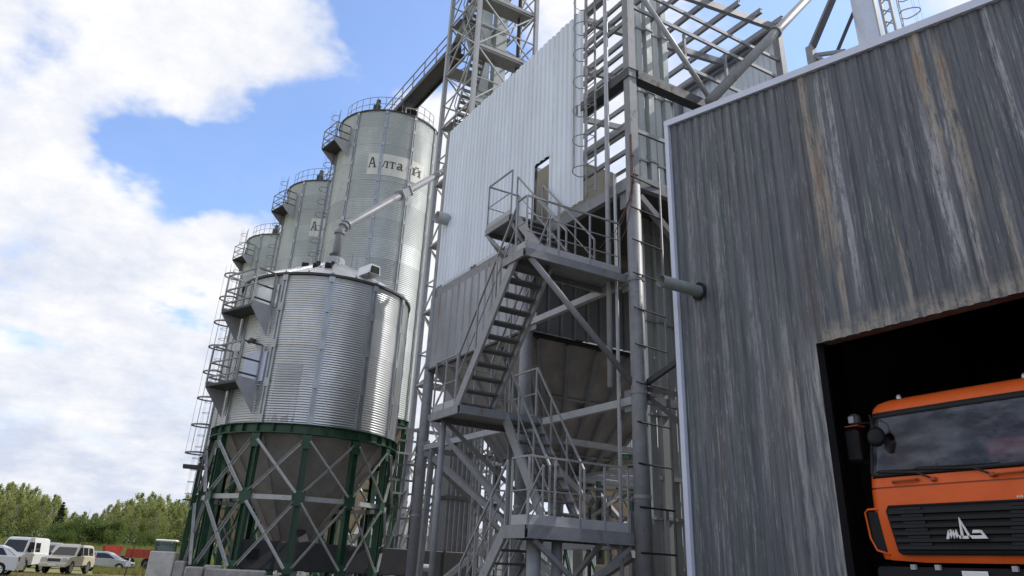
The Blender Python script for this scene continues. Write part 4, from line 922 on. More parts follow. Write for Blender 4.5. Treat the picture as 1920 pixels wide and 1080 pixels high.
# fittings on the small silo
m = MB()
for z, h in ((5.50, .85), (7.7, .7)):
    m = MB(); a = STH(-42); m.add([pol(R2, STH(-42+d_), zz) for R2 in (2.70, 2.66) for zz in (z, z+h) for d_ in (-9, 9)], [(0, 1, 3, 2), (4, 6, 7, 5), (0, 2, 6, 4), (1, 5, 7, 3), (2, 3, 7, 6), (0, 4, 5, 1)]); SB('inspection_door', m, 'trim' if z < 6 else 'galv', small)
m = MB(); nz = 24*4+1; vs = [pol(2.656+.0116*math.sin(math.pi*i/2), STH(p_), 4.40+i*.017) for p_ in (-25, -21, -17, -13, -9) for i in range(nz)]  # darker proud sheet painted in for a reflection on the silo wall
m.add(vs, [(j*nz+i, (j+1)*nz+i, (j+1)*nz+i+1, j*nz+i+1) for j in range(4) for i in range(nz-1)]); SB('reflection_patch', m, 'stiff', smooth=True, label='darker rectangle on the corrugated sheet, a painted reflection')
m = MB(); p = pol(2.60, STH(-46), 6.72); m.path([p, p+pol(.18, STH(-46)), p+pol(.25, STH(-46), -.1)], .06, 8); SB('red_sensor', m, 'rust')
for phi, r_, sx in ((-34, 1.55, .22), (-18, 1.75, .18), (-6, 1.5, .22), (-26, 1.1, .14), (-2, .95, .12)):
    th = STH(phi); z = 8.79+1.2*(1-(r_-.34)/2.38); p = pol(r_, th, z+.06); m = MB(); m.cbox(p.x-sx/2, p.y-sx/2, z-.02, p.x+sx/2, p.y+sx/2, z+.13, .02); SB('roof_vent', m, 'dark')
th = STH(30); o_ = pol(1, th); s_ = Vector((-o_.y, o_.x, 0)); p = o_*2.15+Vector((0, 0, 9.12))
m = MB(); m.add([p+s_*a+o_*b_+Vector((0, 0, h)) for h, k in ((0, 1), (.30, .8)) for a, b_ in ((-.22*k, -.25), (.22*k, -.25), (.22*k, .40), (-.22*k, .40))], [(4, 5, 6, 7), (0, 1, 5, 4), (1, 2, 6, 5), (3, 0, 4, 7), (2, 3, 7, 6)]); hd = SB('vent_hood', m, 'white')
m = MB(); m.add([p+s_*a+o_*.41+Vector((0, 0, h)) for a, h in ((-.17, .02), (.17, .02), (.15, .25), (-.15, .25))], [(0, 1, 2, 3)]); SB('hood_mouth', m, 'dark', hd)
m = MB(); m.tube((0, 0, 10.1), (0, 0, 10.42), .20, 14); SB('inlet_collar', m, 'greyd')
for k in range(9):
    a = R_(-160+k*40); m = MB(); m.bar(pol(.75, a, 9.75), pol(.75, a, 10.35), .022); SB('roof_rail_post', m, 'railp')
# tall silos
SIGN = ([(-20, -7.9), (-5.4, 24.8), (27.2, 45)], 19.9, 21.2, [('A', -19, -10.5, 20.33, .62), ('l', -4.6, 2.2, 20.36, .60), ('t', 2.8, 9.6, 20.36, .60), ('a', 10.4, 18.4, 20.36, .60), ('j', 28.5, 41, 20.36, .62)])
tall, TB, TTH = silo('tall_silo', 'nearest and tallest looking grey corrugated silo, its full lettered panel in plain view', (13.4, 37.7), 2.93, .3, 4.0, 7.36, 24.05, .7, 11, -6.6, .10, 15, 19.55, .2, 'galv_tall', 'hopper_tan', SIGN,
    [(-62, 1.5, .85, 22.0, 1)], -80, (4.0, 24.0), 'tall silos in rows', zhop=1.2, bmat='green')
for k in range(14):
    a = R_(-90-70+k*10); m = MB(); m.bar(pol(2.75, a, 24.1), pol(2.75, a, 25.0), .03); TB('roof_rail_post', m, 'railp')
for h in (24.55, 25.0):
    m = MB(); m.path([pol(2.75, R_(-160+k*10), h) for k in range(14)], .017, 4); TB('roof_rail', m, 'railp')
p = pol(2.5, TTH(-22)); m = MB(); m.cbox(p.x-.22, p.y-.2, 24.1, p.x+.22, p.y+.2, 24.55, .05); m.tube((p.x, p.y, 24.5), (p.x+.05, p.y, 24.95), .13, 8); TB('roof_motor', m, 'greyd')
p = pol(2.55, TTH(24)); m = MB(); m.cbox(p.x-.3, p.y-.25, 24.05, p.x+.3, p.y+.25, 24.5, .04); hb_ = TB('roof_hatch', m, 'dark')
m = MB(); m.path([(p.x-.34, p.y-.28, 24.1), (p.x-.34, p.y-.28, 24.55), (p.x+.34, p.y-.28, 24.55), (p.x+.34, p.y-.28, 24.1)], .05, 6); TB('hatch_rim', m, 'white', hb_)
for (x, y_), fac, lab in (((13.4, 48.2), 15.5, 'second tall grey corrugated silo, half hidden behind the nearest one, panel partly covered'), ((13.4, 59.4), 12.7, 'farthest tall grey corrugated silo, a narrow strip behind the small silo'), ((30.2, 38.6), 38, 'tall silo of the back row, glimpsed under the clad tower between columns')):
    c_ = copy_tree(tall); c_.location = (x, y_, 0); c_.rotation_euler.z = -R_(fac); c_['label'] = lab

# ------------------------------------------------------------------ gallery above the silos
gal = thing('conveyor_gallery', (13.4, 45, 24.9), 'dark conveyor gallery with railings running over the tall silo tops', 'gallery')
m = MB(); m.box(12.95, 29.3, 24.95, 13.85, 62, 25.03); m.build('deck', M['greyd'], gal)
m = MB(); m.cbox(13.15, 29.3, 25.04, 13.65, 62, 25.55, .03); m.build('conveyor_trough', M['greyd'], gal)
for xx in (12.95, 13.85):
    m = MB(); m.channel((xx, 29.3, 24.9), (xx, 62, 24.9), .08, .22, (-1 if xx < 13 else 1, 0, 0)); m.build('side_beam', M['greyd'], gal)
    for h in (25.55, 26.1): m = MB(); m.bar((xx, 29.3, h), (xx, 62, h), .05); m.build('guard_rail', M['railp'], gal)
    for k in range(23): m = MB(); m.bar((xx, 29.4+k*1.48, 25.0), (xx, 29.4+k*1.48, 26.1), .05); m.build('rail_post', M['railp'], gal)
# ------------------------------------------------------------------ lattice elevator tower
LX0, LX1, LY0, LY1 = 12.87, 16.1, 26.0, 29.2
lat = thing('lattice_tower', ((LX0+LX1)/2, (LY0+LY1)/2, 0), 'tall open lattice tower with stairs and platforms beside the tall silos', 'lattice tower')
cs = [(LX0, LY0), (LX1, LY0), (LX1, LY1), (LX0, LY1)]
for x, y_ in cs: m = MB(); m.bar((x, y_, 0), (x, y_, 36), .19, .19, (1, 0, 0)); m.build('post', M['greyl'], lat)
lv = [1.5+3.1*i for i in range(12)]
for i, z in enumerate(lv):
    for (a, b_) in zip(cs, cs[1:]+cs[:1]):
        m = MB(); m.bar((*a, z), (*b_, z), .07, .09); m.build('horizontal', M['greyl'], lat)
        if i < len(lv)-1:
            o1 = Vector((0, 0, 0))
            m = MB(); m.bar((*a, z), (*b_, z+3.1), .06); m.build('diagonal', M['brace'], lat)
            m = MB(); m.bar(Vector((*b_, z))+Vector((.03, .03, 0)), Vector((*a, z+3.1))+Vector((.03, .03, 0)), .06); m.build('diagonal', M['brace'], lat)
            m = MB(); m.bar((*a, z+1.3), (*b_, z+1.3), .05, .06); m.build('horizontal', M['greyl'], lat)
for i, z in enumerate(lv[2:]):
    m = MB(); m.box(LX0+.1, LY0-.0+.08, z-.02, LX1-.1, LY0+1.0, z+.03); pl_ = m.build('platform', M['greyp'], lat)
    m = MB(); m.box(LX0+.1, LY0+.055, z-.12, LX1-.1, LY0+.07, z+.20); m.build('toe_plate', M['greyl'], pl_)
    m = MB(); m.box(LX0+.1, LY1-.9, z-.02, LX1-.1, LY1-.08, z+.03); m.build('platform', M['greyp'], lat)
    if i < 9:
        s_ = 1 if i % 2 else -1; ya, yb = (LY0+.95, LY1-.85) if s_ > 0 else (LY1-.85, LY0+.95)
        for xx in (LX0+.25, LX0+.95): m = MB(); m.bar((xx, ya, z), (xx, yb, z+3.1), .04, .2); m.build('stringer', M['greyp'], lat)
        for k in range(11):
            t_ = (k+.5)/11; m = MB(); m.box(LX0+.27, ya+(yb-ya)*t_-.11, z+3.1*t_-.02, LX0+.93, ya+(yb-ya)*t_+.11, z+3.1*t_+.02); m.build('step', M['greyp'], lat)
        for xx in (LX0+.23, LX0+.97): m = MB(); m.bar((xx, ya, z+1), (xx, yb, z+4.1), .035); m.build('stair_rail', M['railp'], lat)
    for h in (.55, 1.05):
        m = MB(); m.bar((LX0, LY0+1.0, z+h), (LX1, LY0+1.0, z+h), .03); m.build('guard_rail', M['railp'], lat)
for k, (ex, ey) in enumerate(((14.25, 28.0), (15.05, 27.8))):
    e_ = thing('bucket_elevator', (ex, ey, 0), ('left', 'right')[k]+' one of the two square elevator ducts inside the open lattice tower', 'elevator')
    m = MB(); m.bar((ex, ey, 0), (ex, ey, 38), .62, .42, (0, 1, 0)); t_ = m.build('trunk', M['galv_tall'], e_)
    for z in range(1, 19): m = MB(); m.bar((ex, ey, z*2-.04), (ex, ey, z*2+.04), .72, .52, (0, 1, 0)); m.build('flange', M['greyl'], t_)
pipe_thing('elevator_downpipe', [(15.5, 26.6, 3), (15.5, 26.6, 34)], .12, 'greyd', 'dark vertical pipe inside the lattice tower near its right post', 'pipe', (.3, .6, .8))
pipe_thing('gallery_feed_pipe', [(13.4, 27.2, 27.5), (13.4, 29.5, 25.6)], .2, 'greyl', 'short sloping pipe joining the lattice tower and the gallery', 'pipe', (.5,))
# ------------------------------------------------------------------ structures beyond the warehouse roof
bk = thing('rear_elevator', (21, 12, 0), 'pale elevator trunk with lattice strip and cage above the warehouse roof', 'elevator')
m = MB(); m.bar((20.95, 11.95, 0), (20.95, 11.95, 24), .62, .5, (1, -.6, 0)); m.build('trunk', M['trim'], bk)
for k, (x, y_) in enumerate(((21.15, 11.42), (21.25, 11.15))): m = MB(); m.bar((x, y_, 0), (x, y_, 24), .09); m.build('mast_post', M['greyl'], bk)
for k in range(40):
    z = 14+k*.25; m = MB(); m.bar((21.15, 11.42, z), (21.25, 11.15, z+.25*(1 if k % 2 else -1)), .035); m.build('lacing', M['hopper'], bk)
m = MB(); m.bar((21.05, 11.62, 0), (21.05, 11.62, 24), .16, .2, (1, 0, 0)); m.build('cable_duct', M['greyl'], bk)
caged_ladder(bk, (21.35, 10.95), (.3, -.954), 14, 23, .3, .62, .75, 'greyl', 0)
sp_ = thing('sloping_spout', (19.9, 13.4, 17), 'dark sloping spout legs meeting at a box joint behind the pale verge', 'chute')
for p, q, r_ in (((19.85, 13.45, 18.1), (21.3, 13.0, 21.2), .11), ((20.3, 12.9, 17.6), (21.3, 12.2, 20.2), .06)):
    m = MB(); m.bar(p, q, r_*2, r_*2); m.build('spout', M['greyd'], sp_)
m = MB(); m.bar((19.85, 13.5, 12), (19.85, 13.5, 18.15), .26, .26, (1, 0, 0)); m.build('joint_post', M['greyp'], sp_)
for p, q in (((19.9, 13.4, 17.75), (20.3, 12.5, 17.55)), ((19.9, 13.4, 17.7), (20.1, 13.0, 17.2)), ((20.1, 13.0, 17.2), (20.3, 12.5, 17.4))):
    m = MB(); m.bar(p, q, .12); m.build('joint_arm', M['greyp'], sp_)
# ------------------------------------------------------------------ things at the foot of the silos
cv = thing('drag_conveyor', (7.5, 22.6, .7), 'long dark box conveyor running low between the green silo legs', 'conveyor')
m = MB(); m.cbox(5.2, 22.35, .72, 12.5, 22.85, 1.42, .02); m.build('trough', M['greyd'], cv)
for k in range(8): m = MB(); m.box(5.3+k*1.0, 22.33, .70, 5.36+k*1.0, 22.87, 1.44); m.build('flange', M['greyd'], cv)
m = MB(); m.box(5.55, 22.325, .95, 5.85, 22.345, 1.2); m.build('inspection_hole', M['dark'], cv)
for k in range(5): m = MB(); m.box(5.2+k*1.6, 22.4, -.05, 5.35+k*1.6, 22.8, .72); m.build('support', M['greyp'], cv)
m = MB(); m.bar((7.12, 23.4, 1.7), (7.12, 22.7, 1.3), .3); m.build('inlet', M['greyd'], cv)
def block(x0, y0, z0, x1, y1, z1, lab, mt='concrete', c=.03, rz=0):
    t_ = MB(); cx, cy = (x0+x1)/2, (y0+y1)/2; t_.cbox(x0-cx, y0-cy, z0, x1-cx, y1-cy, z1, c)
    o = t_.build('concrete_block', M[mt]); o.location = (cx, cy, 0); o.rotation_euler.z = rz; tag(o, lab, 'concrete block', 'foundation blocks by the silo legs'); return o
a = R_(-16.55)
def blk(u, v, w, d, z0, z1, lab, mt='concrete'):
    """u across the view, v along it, from the small silo centre"""
    cx = 7.12+u*math.cos(a)-v*math.sin(a)*1; cy = 23.96+u*math.sin(a)+v*math.cos(a)
    return block(cx-w/2, cy-d/2, z0, cx+w/2, cy+d/2, z1, lab, mt, rz=a)
blk(-2.12, -3.25, .42, .6, -.1, .73, 'squarish pale end block of the front row, left of the long block')
blk(-1.17, -3.25, 1.42, .6, -.1, .71, 'long stained concrete block at the foot of the left silo legs')
blk(.55, -3.25, 1.6, .6, -.1, .40, 'low concrete block in the middle of the row before the silo legs')
blk(2.35, -3.25, 1.7, .6, -.1, .50, 'concrete block at the right end of the row before the silo legs')
blk(-1.75, -2.75, .42, .5, -.1, .78, 'short concrete block standing behind the left end of the front row')
blk(-3.12, -1.4, .62, .9, -.3, 1.04, 'pale upright concrete block at the far left of the silo foundation', 'concrete_l')
blk(-2.66, -1.6, .26, .6, -.3, .84, 'small grey block leaning on the pale upright block')
base = MB(); base.lathe([(2.25, -.3), (2.25, .53), (2.95, .53), (2.95, -.3)], 40, c=(7.12, 23.96, 0)); o = base.build('ring_foundation', M['concrete']); tag(o, 'round concrete footing under the green legs of the small silo', 'foundation')
for (x, y_), lab in (((13.4, 37.7), 'round concrete footing under the nearest tall silo'), ((13.4, 48.2), 'round concrete footing under the second tall silo'), ((13.4, 59.4), 'round concrete footing under the farthest tall silo'), ((30.2, 38.6), 'round concrete footing under the back row silo')):
    b_ = MB(); b_.lathe([(2.5, -.6), (2.5, .28), (3.3, .28), (3.3, -.6)], 40, c=(x, y_, 0)); tag(b_.build('ring_foundation', M['concrete']), lab, 'foundation')
# big grey duct and dark boxes seen through the tower legs
gd = thing('dust_duct', (11.9, 23.0, 0), 'wide grey rectangular duct rising behind the tower legs', 'duct')
m = MB(); m.bar((11.9, 23.0, 0), (11.9, 23.0, 6.8), 1.0, .8, (0, 1, 0)); t_ = m.build('duct_body', M['greyp'], gd)
for k in range(6): m = MB(); m.bar((11.48+k*.17, 22.58, .1), (11.48+k*.17, 22.58, 6.7), .03, .03, (0, 1, 0)); m.build('duct_rib', M['greyp'], t_)
m = MB(); m.bar((11.9, 23.0, 2.9), (11.9, 23.0, 3.0), 1.1, .9, (0, 1, 0)); m.build('duct_flange', M['greyd'], gd)
m = MB(); m.box(11.2, 22.4, -.05, 12.6, 23.6, .9); m.build('fan_box', M['greyd'], gd)
pf = thing('pipe_rack', (12.5, 25, 0), 'tangle of grey frames and pipes under the lattice tower', 'pipe rack')
for k in range(9):
    x = 10.2+k*.55; m = MB(); m.bar((x, 24.6+.2*(k % 3), 0), (x+.1*(k % 2), 24.6+.2*(k % 3), 5.2), .07+.03*(k % 2)); m.build('rack_post', M['greyp'] if k % 2 else M['greyd'], pf)
for k in range(12):
    z = .6+k*.42; m = MB(); m.bar((10.1, 24.7+.1*(k % 3), z), (15, 24.7+.1*(k % 2), z+(.5 if k % 4 == 0 else 0)), .06); m.build('rack_rail', M['greyp'] if k % 3 else M['brace'], pf)
for k in range(8):
    m = MB(); m.bar((10.2+k*.6, 24.65, .3+(k % 3)), (10.9+k*.6, 24.65, 3.2+(k % 2)*1.5), .05); m.build('rack_diagonal', M['greyp'], pf)
for k, (x, y_, z, r, mt) in enumerate(((10.9, 21.8, .55, .14, 'white'), (10.5, 21.9, .95, .1, 'greyl'), (9.9, 22.0, .5, .09, 'greyl'))):
    m = MB(); m.lathe([(0, -.15), (r, -.15), (r, .15), (0, .15)], 12); m.v = [(x+z_, y_+a_, z+b_) for a_, b_, z_ in m.v]; tag(m.build('gear_motor', M[mt], smooth=False), ('white drum motor at the conveyor between tower and silo', 'grey motor above the conveyor end', 'small grey motor low beside the conveyor')[k], 'motor')

# frames and pipes standing under the tower and the silos
uf = thing('machinery_frame', (12, 13, 0), 'crowded frame of thin bars and pipes on the ground inside the tower legs', 'machinery')
r = random.Random(5)
for k in range(16):
    x, y_ = r.uniform(10.2, 14.2), r.uniform(11.8, 14.6); h = r.uniform(1.6, 3.4); m = MB(); m.bar((x, y_, -.05), (x, y_, h), r.uniform(.04, .09)); m.build('frame_post', M['greyp' if k % 3 else 'greyd'], uf)
for k in range(14):
    x, y_, z = r.uniform(10.0, 12.0), r.uniform(11.8, 14.6), r.uniform(.3, 3.2); m = MB(); m.bar((x, y_, z), (x+r.uniform(1.2, 2.6), y_+r.uniform(-.3, .3), z+r.choice((0, 0, .8, -.6))), r.uniform(.04, .08)); m.build('frame_rail', M['greyp' if k % 2 else 'brace'], uf)
for k in range(4):
    x, y_ = 10.6+k*.9, 12.3+.5*(k % 2); m = MB(); m.path([(x, y_, .2), (x, y_, 1.8+.3*k), (x+.5, y_+.4, 2.6+.3*k), (12.1, 17.0, 3.2)], .07, 8); m.build('bent_pipe', M['greyl'], uf, smooth=True)
m = MB(); m.cbox(10.4, 12.6, .02, 12.2, 13.8, 1.15, .04); m.build('drive_housing', M['beige'], uf)
m = MB(); m.cbox(12.6, 12.0, .02, 14.0, 13.2, 1.5, .04); m.build('drive_housing', M['greyd'], uf)
mt_ = thing('lattice_mast', (10.6, 19.0, 0), 'slim light lattice mast showing between the tower legs', 'lattice mast')
q = [(10.45, 18.85), (10.85, 18.85), (10.85, 19.25), (10.45, 19.25)]
for a_ in q: m = MB(); m.bar((*a_, 0), (*a_, 5.9), .045); m.build('mast_post', M['greyl'], mt_)
for i in range(14):
    for a_, b_ in zip(q, q[1:]+q[:1]):
        m = MB(); m.bar((*a_, i*.42), (*b_, i*.42+.42), .025); m.build('lacing', M['greyl'], mt_)
# grey shed far behind the tower
sd = thing('storage_shed', (48, 62, 0), 'long low grey corrugated shed far behind the tower legs', 'shed')
k = 0; q = 20.
while q < 62:
    m = MB(); trap_sheet_y(m, 0, q, q+3.9, lambda y: -.3, lambda y: 3.6, .65, .06, .5); m.v = [(y_, 74+x_+.004*(k % 2), z) for x_, y_, z in m.v]; m.build('shed_sheet', M['grey_clad'], sd); q += 3.9; k += 1
m = MB(); m.prism([(73.8, 3.62), (78.5, 5.2), (83.2, 3.62)], 0, 19.8, 62.5); m.build('roof', M['dull_clad'], sd)
m = MB(); m.box(20, 74.2, -.3, 62.2, 83, 3.6); m.build('shed_core', M['greyd'], sd)

# ------------------------------------------------------------------ vehicles on the lot
def car_mats(name, col, metal=0, rough=.3):
    return mat(name, col, rough, metal, .04, 2., coat=.4)
def vehicle(name, label, cat, loc, heading, L, Wd, lower, roofp, roof_in, wheels, wr, paint, wins, group='vehicles parked on the lot', lower_paint=None, arch_seg=8, details=()):
    """lower: side profile (x,z) of the body without arches; roofp: cabin profile (x,z); wins: side windows as quads (x,z)"""
    t = thing(name, loc, label, cat, group, rz=heading)
    hw = Wd/2
    B = lambda nm, mb, m_, parent=None, **k: mb.build(nm, m_, parent or t, local=True, **k)
    # lower body with arches cut in the bottom edge
    x0 = lower[0][0]; bot = []; zb = lower[0][1]
    xs = sorted(wheels, reverse=True)
    for wx in xs:
        ra = wr*1.14
        for k in range(arch_seg+1):
            an = math.pi*k/arch_seg; zz = wr+ra*math.sin(an)
            if zz > zb: bot.append((wx+ra*math.cos(an), zz))
        bot.insert(len(bot), (wx-ra, zb)); 
    prof = list(lower)+[]
    # lower runs from the rear bottom over the top to the front bottom; bot closes it front to rear
    poly = prof+bot
    def slice_(y_, s_): 
        cz = .7*wr+.35; return [(x*(1 if s_ == 1 else .985), y_, cz+(z-cz)*s_ if z > zb+.02 else z) for x, z in poly]
    rows = [slice_(-hw, .93), slice_(-hw+.05, .985), slice_(-hw+.16, 1), slice_(hw-.16, 1), slice_(hw-.05, .985), slice_(hw, .93)]
    m = MB(); q = len(poly); vs = [p for r in rows for p in r]
    m.add(vs, [(i*q+k, i*q+(k+1) % q, (i+1)*q+(k+1) % q, (i+1)*q+k) for i in range(5) for k in range(q)]+[tuple(range(q)), tuple(range(5*q, 6*q))[::-1]])
    B('body', m, paint)
    m = MB(); m.box(min(p[0] for p in lower)+.3, -hw+.12, zb-.02, max(p[0] for p in lower)-.3, hw-.12, zb+.55); B('underbody', m, M['blackp'])
    # cabin
    n = len(roofp); zlo = min(p[1] for p in roofp); zhi = max(p[1] for p in roofp)
    def inset(z): return hw-.05-roof_in*(z-zlo)/(zhi-zlo)
    m = MB(); rows = []
    vsl = [(x, -inset(z), z) for x, z in roofp]; vsr = [(x, inset(z), z) for x, z in roofp]
    ml = [(x, -inset(z)+.12, z+(.03 if z > zhi-.1 else 0)) for x, z in roofp]; mr_ = [(x, inset(z)-.12, z+(.03 if z > zhi-.1 else 0)) for x, z in roofp]
    rows = [vsl, ml, mr_, vsr]; vs = [p for r in rows for p in r]
    m.add(vs, [(i*n+k, i*n+(k+1) % n, (i+1)*n+(k+1) % n, (i+1)*n+k) for i in range(3) for k in range(n)]+[tuple(range(n)), tuple(range(3*n, 4*n))[::-1]])
    B('cabin', m, paint)
    for w_ in wins:
        for s_ in (-1, 1):
            pts = [(x, s_*(inset(z)+.006), z) for x, z in w_]
            m = MB(); m.tri(pts, .012); B('side_window', m, M['carglass'])
    # front and rear glass: slanted edges of the cabin profile
    def edge_glass(nm, a, b_):
        (xa, za), (xb, zb_) = a, b_; d = Vector((xb-xa, 0, zb_-za)); nn = Vector((d.z, 0, -d.x)).normalized()
        if nn.x*(xa+xb) < 0: nn = -nn
        p = [Vector((xa, 0, za)).lerp(Vector((xb, 0, zb_)), t_)+nn*.012 for t_ in (.06, .9)]
        pts = [(p[0].x, -inset(p[0].z)+.07, p[0].z), (p[0].x, inset(p[0].z)-.07, p[0].z), (p[1].x, inset(p[1].z)-.09, p[1].z), (p[1].x, -inset(p[1].z)+.09, p[1].z)]
        m = MB(); m.tri(pts, .012); B(nm, m, M['carglass'])
    edge_glass('windscreen', roofp[-1], roofp[-2]); edge_glass('rear_window', roofp[0], roofp[1])
    for wx in wheels:
        for s_ in (-1, 1):
            m = MB(); m.lathe([(wr*.55, -.1), (wr*.92, -.11), (wr, -.06), (wr, .06), (wr*.92, .11), (wr*.55, .1)], 20); m.v = [(wx+x, s_*(hw-.13)+z, wr+y_) for x, y_, z in m.v]; wo = B('wheel', m, M['rubber'], smooth=True)
            m = MB()
            for k in range(6):
                an = math.pi*k/3; m.bar((wx, s_*(hw-.04), wr), (wx+wr*.56*math.cos(an), s_*(hw-.04), wr+wr*.56*math.sin(an)), .09, .03, (0, 1, 0))
            m.path([(wx+wr*.58*math.cos(math.pi*k/8), s_*(hw-.05), wr+wr*.58*math.sin(math.pi*k/8)) for k in range(16)], .03, 5, closed=True); B('rim', m, M['chrome'], wo)
    for nm, x, y_, z, sx, sy, sz, mt in details:
        for s_ in ((-1, 1) if y_ else (1,)):
            m = MB(); m.cbox(x-sx/2, s_*y_-sy/2, z-sz/2, x+sx/2, s_*y_+sy/2, z+sz/2, min(sx, sy, sz)*.25); B(nm, m, M[mt] if isinstance(mt, str) else mt)
    return t
def lotz(x, y): return gz(x, y)+.01
P_white = car_mats('white_car_paint', (.74, .74, .73)); P_white2 = car_mats('white_van_paint', (.76, .76, .74))
P_beige = car_mats('sandy_beige_paint', (.62, .555, .44), .1, .35); P_silver = car_mats('silver_grey_paint', (.42, .44, .45), .6, .32)
def at(az, d): return (d*math.sin(R_(az)), d*math.cos(R_(az)))
def hd(vx, vy): return math.atan2(vy, vx)
x, y_ = at(1.32, 65.5)
vehicle('parked_van', 'white boxy van facing left, parked behind the white car', 'van', (x, y_, lotz(x, y_)), hd(-.43, -.90), 3.9, 1.72,
    [(-1.75, .42), (-1.8, 1.15), (1.75, 1.15), (2.1, 1.05), (2.22, .8), (2.22, .42)], [(-1.77, 1.1), (-1.7, 1.98), (-1.5, 2.06), (1.1, 2.06), (1.3, 1.98), (1.85, 1.13)], .12, (-1.05, 1.4), .35, P_white2,
    [[(-.35, 1.22), (-.35, 1.78), (.35, 1.78), (.35, 1.22)], [(.55, 1.22), (.55, 1.8), (1.22, 1.8), (1.62, 1.22)]],
    details=(('headlight', 2.2, .62, .82, .06, .26, .18, 'lamp'), ('bumper', 2.24, 0, .5, .12, 1.68, .18, 'greyl'), ('side_mirror', 1.5, .95, 1.3, .1, .16, .26, 'blackp'), ('grille', 2.22, 0, .82, .05, .9, .2, 'blackp'), ('tail_light', -1.78, .7, .95, .05, .12, .3, 'red'), ('door_handle', .45, .86, 1.0, .14, .03, .03, 'blackp')))
x, y_ = at(3.72, 64.3)
vehicle('parked_suv', 'sandy beige off-road car with roof rails between the white van and the silver car', 'car', (x, y_, lotz(x, y_)), hd(-.42, -.91), 4.4, 1.72,
    [(-2.35, .45), (-2.4, .75), (-2.35, 1.08), (1.0, 1.12), (2.1, 1.02), (2.35, .85), (2.38, .45)], [(-2.3, 1.04), (-2.1, 1.66), (-1.85, 1.76), (.15, 1.78), (.4, 1.72), (1.15, 1.08)], .16, (-1.4, 1.45), .39, P_beige,
    [[(-2.0, 1.14), (-1.9, 1.60), (-1.2, 1.62), (-1.2, 1.14)], [(-1.05, 1.14), (-1.05, 1.62), (-.25, 1.63), (-.25, 1.14)], [(-.1, 1.14), (-.1, 1.63), (.3, 1.62), (.88, 1.14)]],
    details=(('headlight', 2.34, .64, .86, .08, .34, .2, 'lamp'), ('grille', 2.37, 0, .82, .05, .8, .18, 'greyd'), ('number_plate', 2.49, 0, .52, .02, .5, .11, 'white'), ('bumper', 2.4, 0, .52, .14, 1.68, .22, P_beige), ('side_mirror', .85, .93, 1.16, .12, .2, .16, 'blackp'), ('roof_rail', -.9, .58, 1.82, 2.0, .05, .05, 'blackp'), ('tail_light', -2.37, .8, 1.0, .05, .18, .28, 'red'), ('door_handle', -.4, .85, .98, .16, .03, .03, 'chrome'), ('side_step', 0, .84, .46, 1.7, .14, .05, 'blackp')))
x, y_ = at(5.75, 78)
vehicle('parked_hatchback', 'silver grey hatchback seen from the side, rightmost of the parked cars', 'car', (x, y_, lotz(x, y_)), hd(.93, -.36), 4.4, 1.75,
    [(-2.05, .32), (-2.15, .6), (-2.1, .95), (-1.6, 1.0), (.95, .98), (1.75, .86), (2.1, .68), (2.15, .32)], [(-2.08, .9), (-1.65, 1.34), (-1.2, 1.46), (-.1, 1.48), (.3, 1.40), (1.2, .95)], .2, (-1.3, 1.35), .32, P_silver,
    [[(-1.72, 1.0), (-1.5, 1.3), (-.75, 1.36), (-.75, 1.0)], [(-.65, 1.0), (-.65, 1.37), (-.05, 1.38), (.25, 1.33), (.85, 1.0)]],
    details=(('headlight', 2.02, .66, .7, .2, .3, .13, 'lamp'), ('grille', 2.12, 0, .6, .05, .8, .14, 'blackp'), ('side_mirror', .75, .94, 1.03, .12, .16, .12, 'blackp'), ('tail_light', -2.08, .72, .86, .08, .22, .24, 'red'), ('door_handle', -.5, .86, .88, .16, .03, .03, 'chrome'), ('bumper', 2.14, 0, .42, .1, 1.65, .14, 'blackp')))
x, y_ = at(1.30, 52)
vehicle('parked_saloon', 'white car nearest the left edge, only its rear half in the picture', 'car', (x-2.05, y_+.5, lotz(x, y_)), hd(-.97, .22), 4.3, 1.75,
    [(-2.1, .32), (-2.15, .6), (-2.1, .98), (.9, 1.0), (1.7, .88), (2.05, .68), (2.1, .32)], [(-1.95, .95), (-1.3, 1.38), (-1.0, 1.46), (-.2, 1.48), (.1, 1.42), (1.05, .97)], .2, (-1.3, 1.33), .32, P_white,
    [[(-1.5, 1.02), (-1.2, 1.34), (-.6, 1.38), (-.6, 1.02)], [(-.5, 1.02), (-.5, 1.38), (-.15, 1.38), (.05, 1.34), (.7, 1.02)]],
    details=(('headlight', 1.95, .66, .7, .22, .3, .14, 'lamp'), ('side_mirror', .6, .94, 1.05, .12, .16, .12, 'white'), ('grille', 2.08, 0, .58, .05, .8, .14, 'blackp'), ('door_handle', -.4, .86, .88, .16, .03, .03, 'chrome'), ('tail_light', -2.1, .7, .85, .06, .2, .22, 'red')))
x, y_ = at(2.75, 82)
vehicle('parked_minivan', 'grey vehicle almost hidden behind the white van and the beige off-road car', 'car', (x, y_, lotz(x, y_)), hd(-.6, -.8), 4.5, 1.9,
    [(-2.2, .4), (-2.25, 1.0), (1.3, 1.05), (2.1, .9), (2.2, .4)], [(-2.2, 1.0), (-2.1, 1.85), (-1.9, 1.95), (.5, 1.95), (.7, 1.88), (1.6, 1.03)], .14, (-1.35, 1.4), .34, car_mats('dull_grey_paint', (.25, .26, .27)),
    [[(-1.9, 1.15), (-1.85, 1.72), (-.7, 1.75), (-.7, 1.15)], [(-.5, 1.15), (-.5, 1.75), (.5, 1.75), (1.2, 1.15)]], details=(('headlight', 2.1, .7, .8, .1, .3, .16, 'lamp'),))
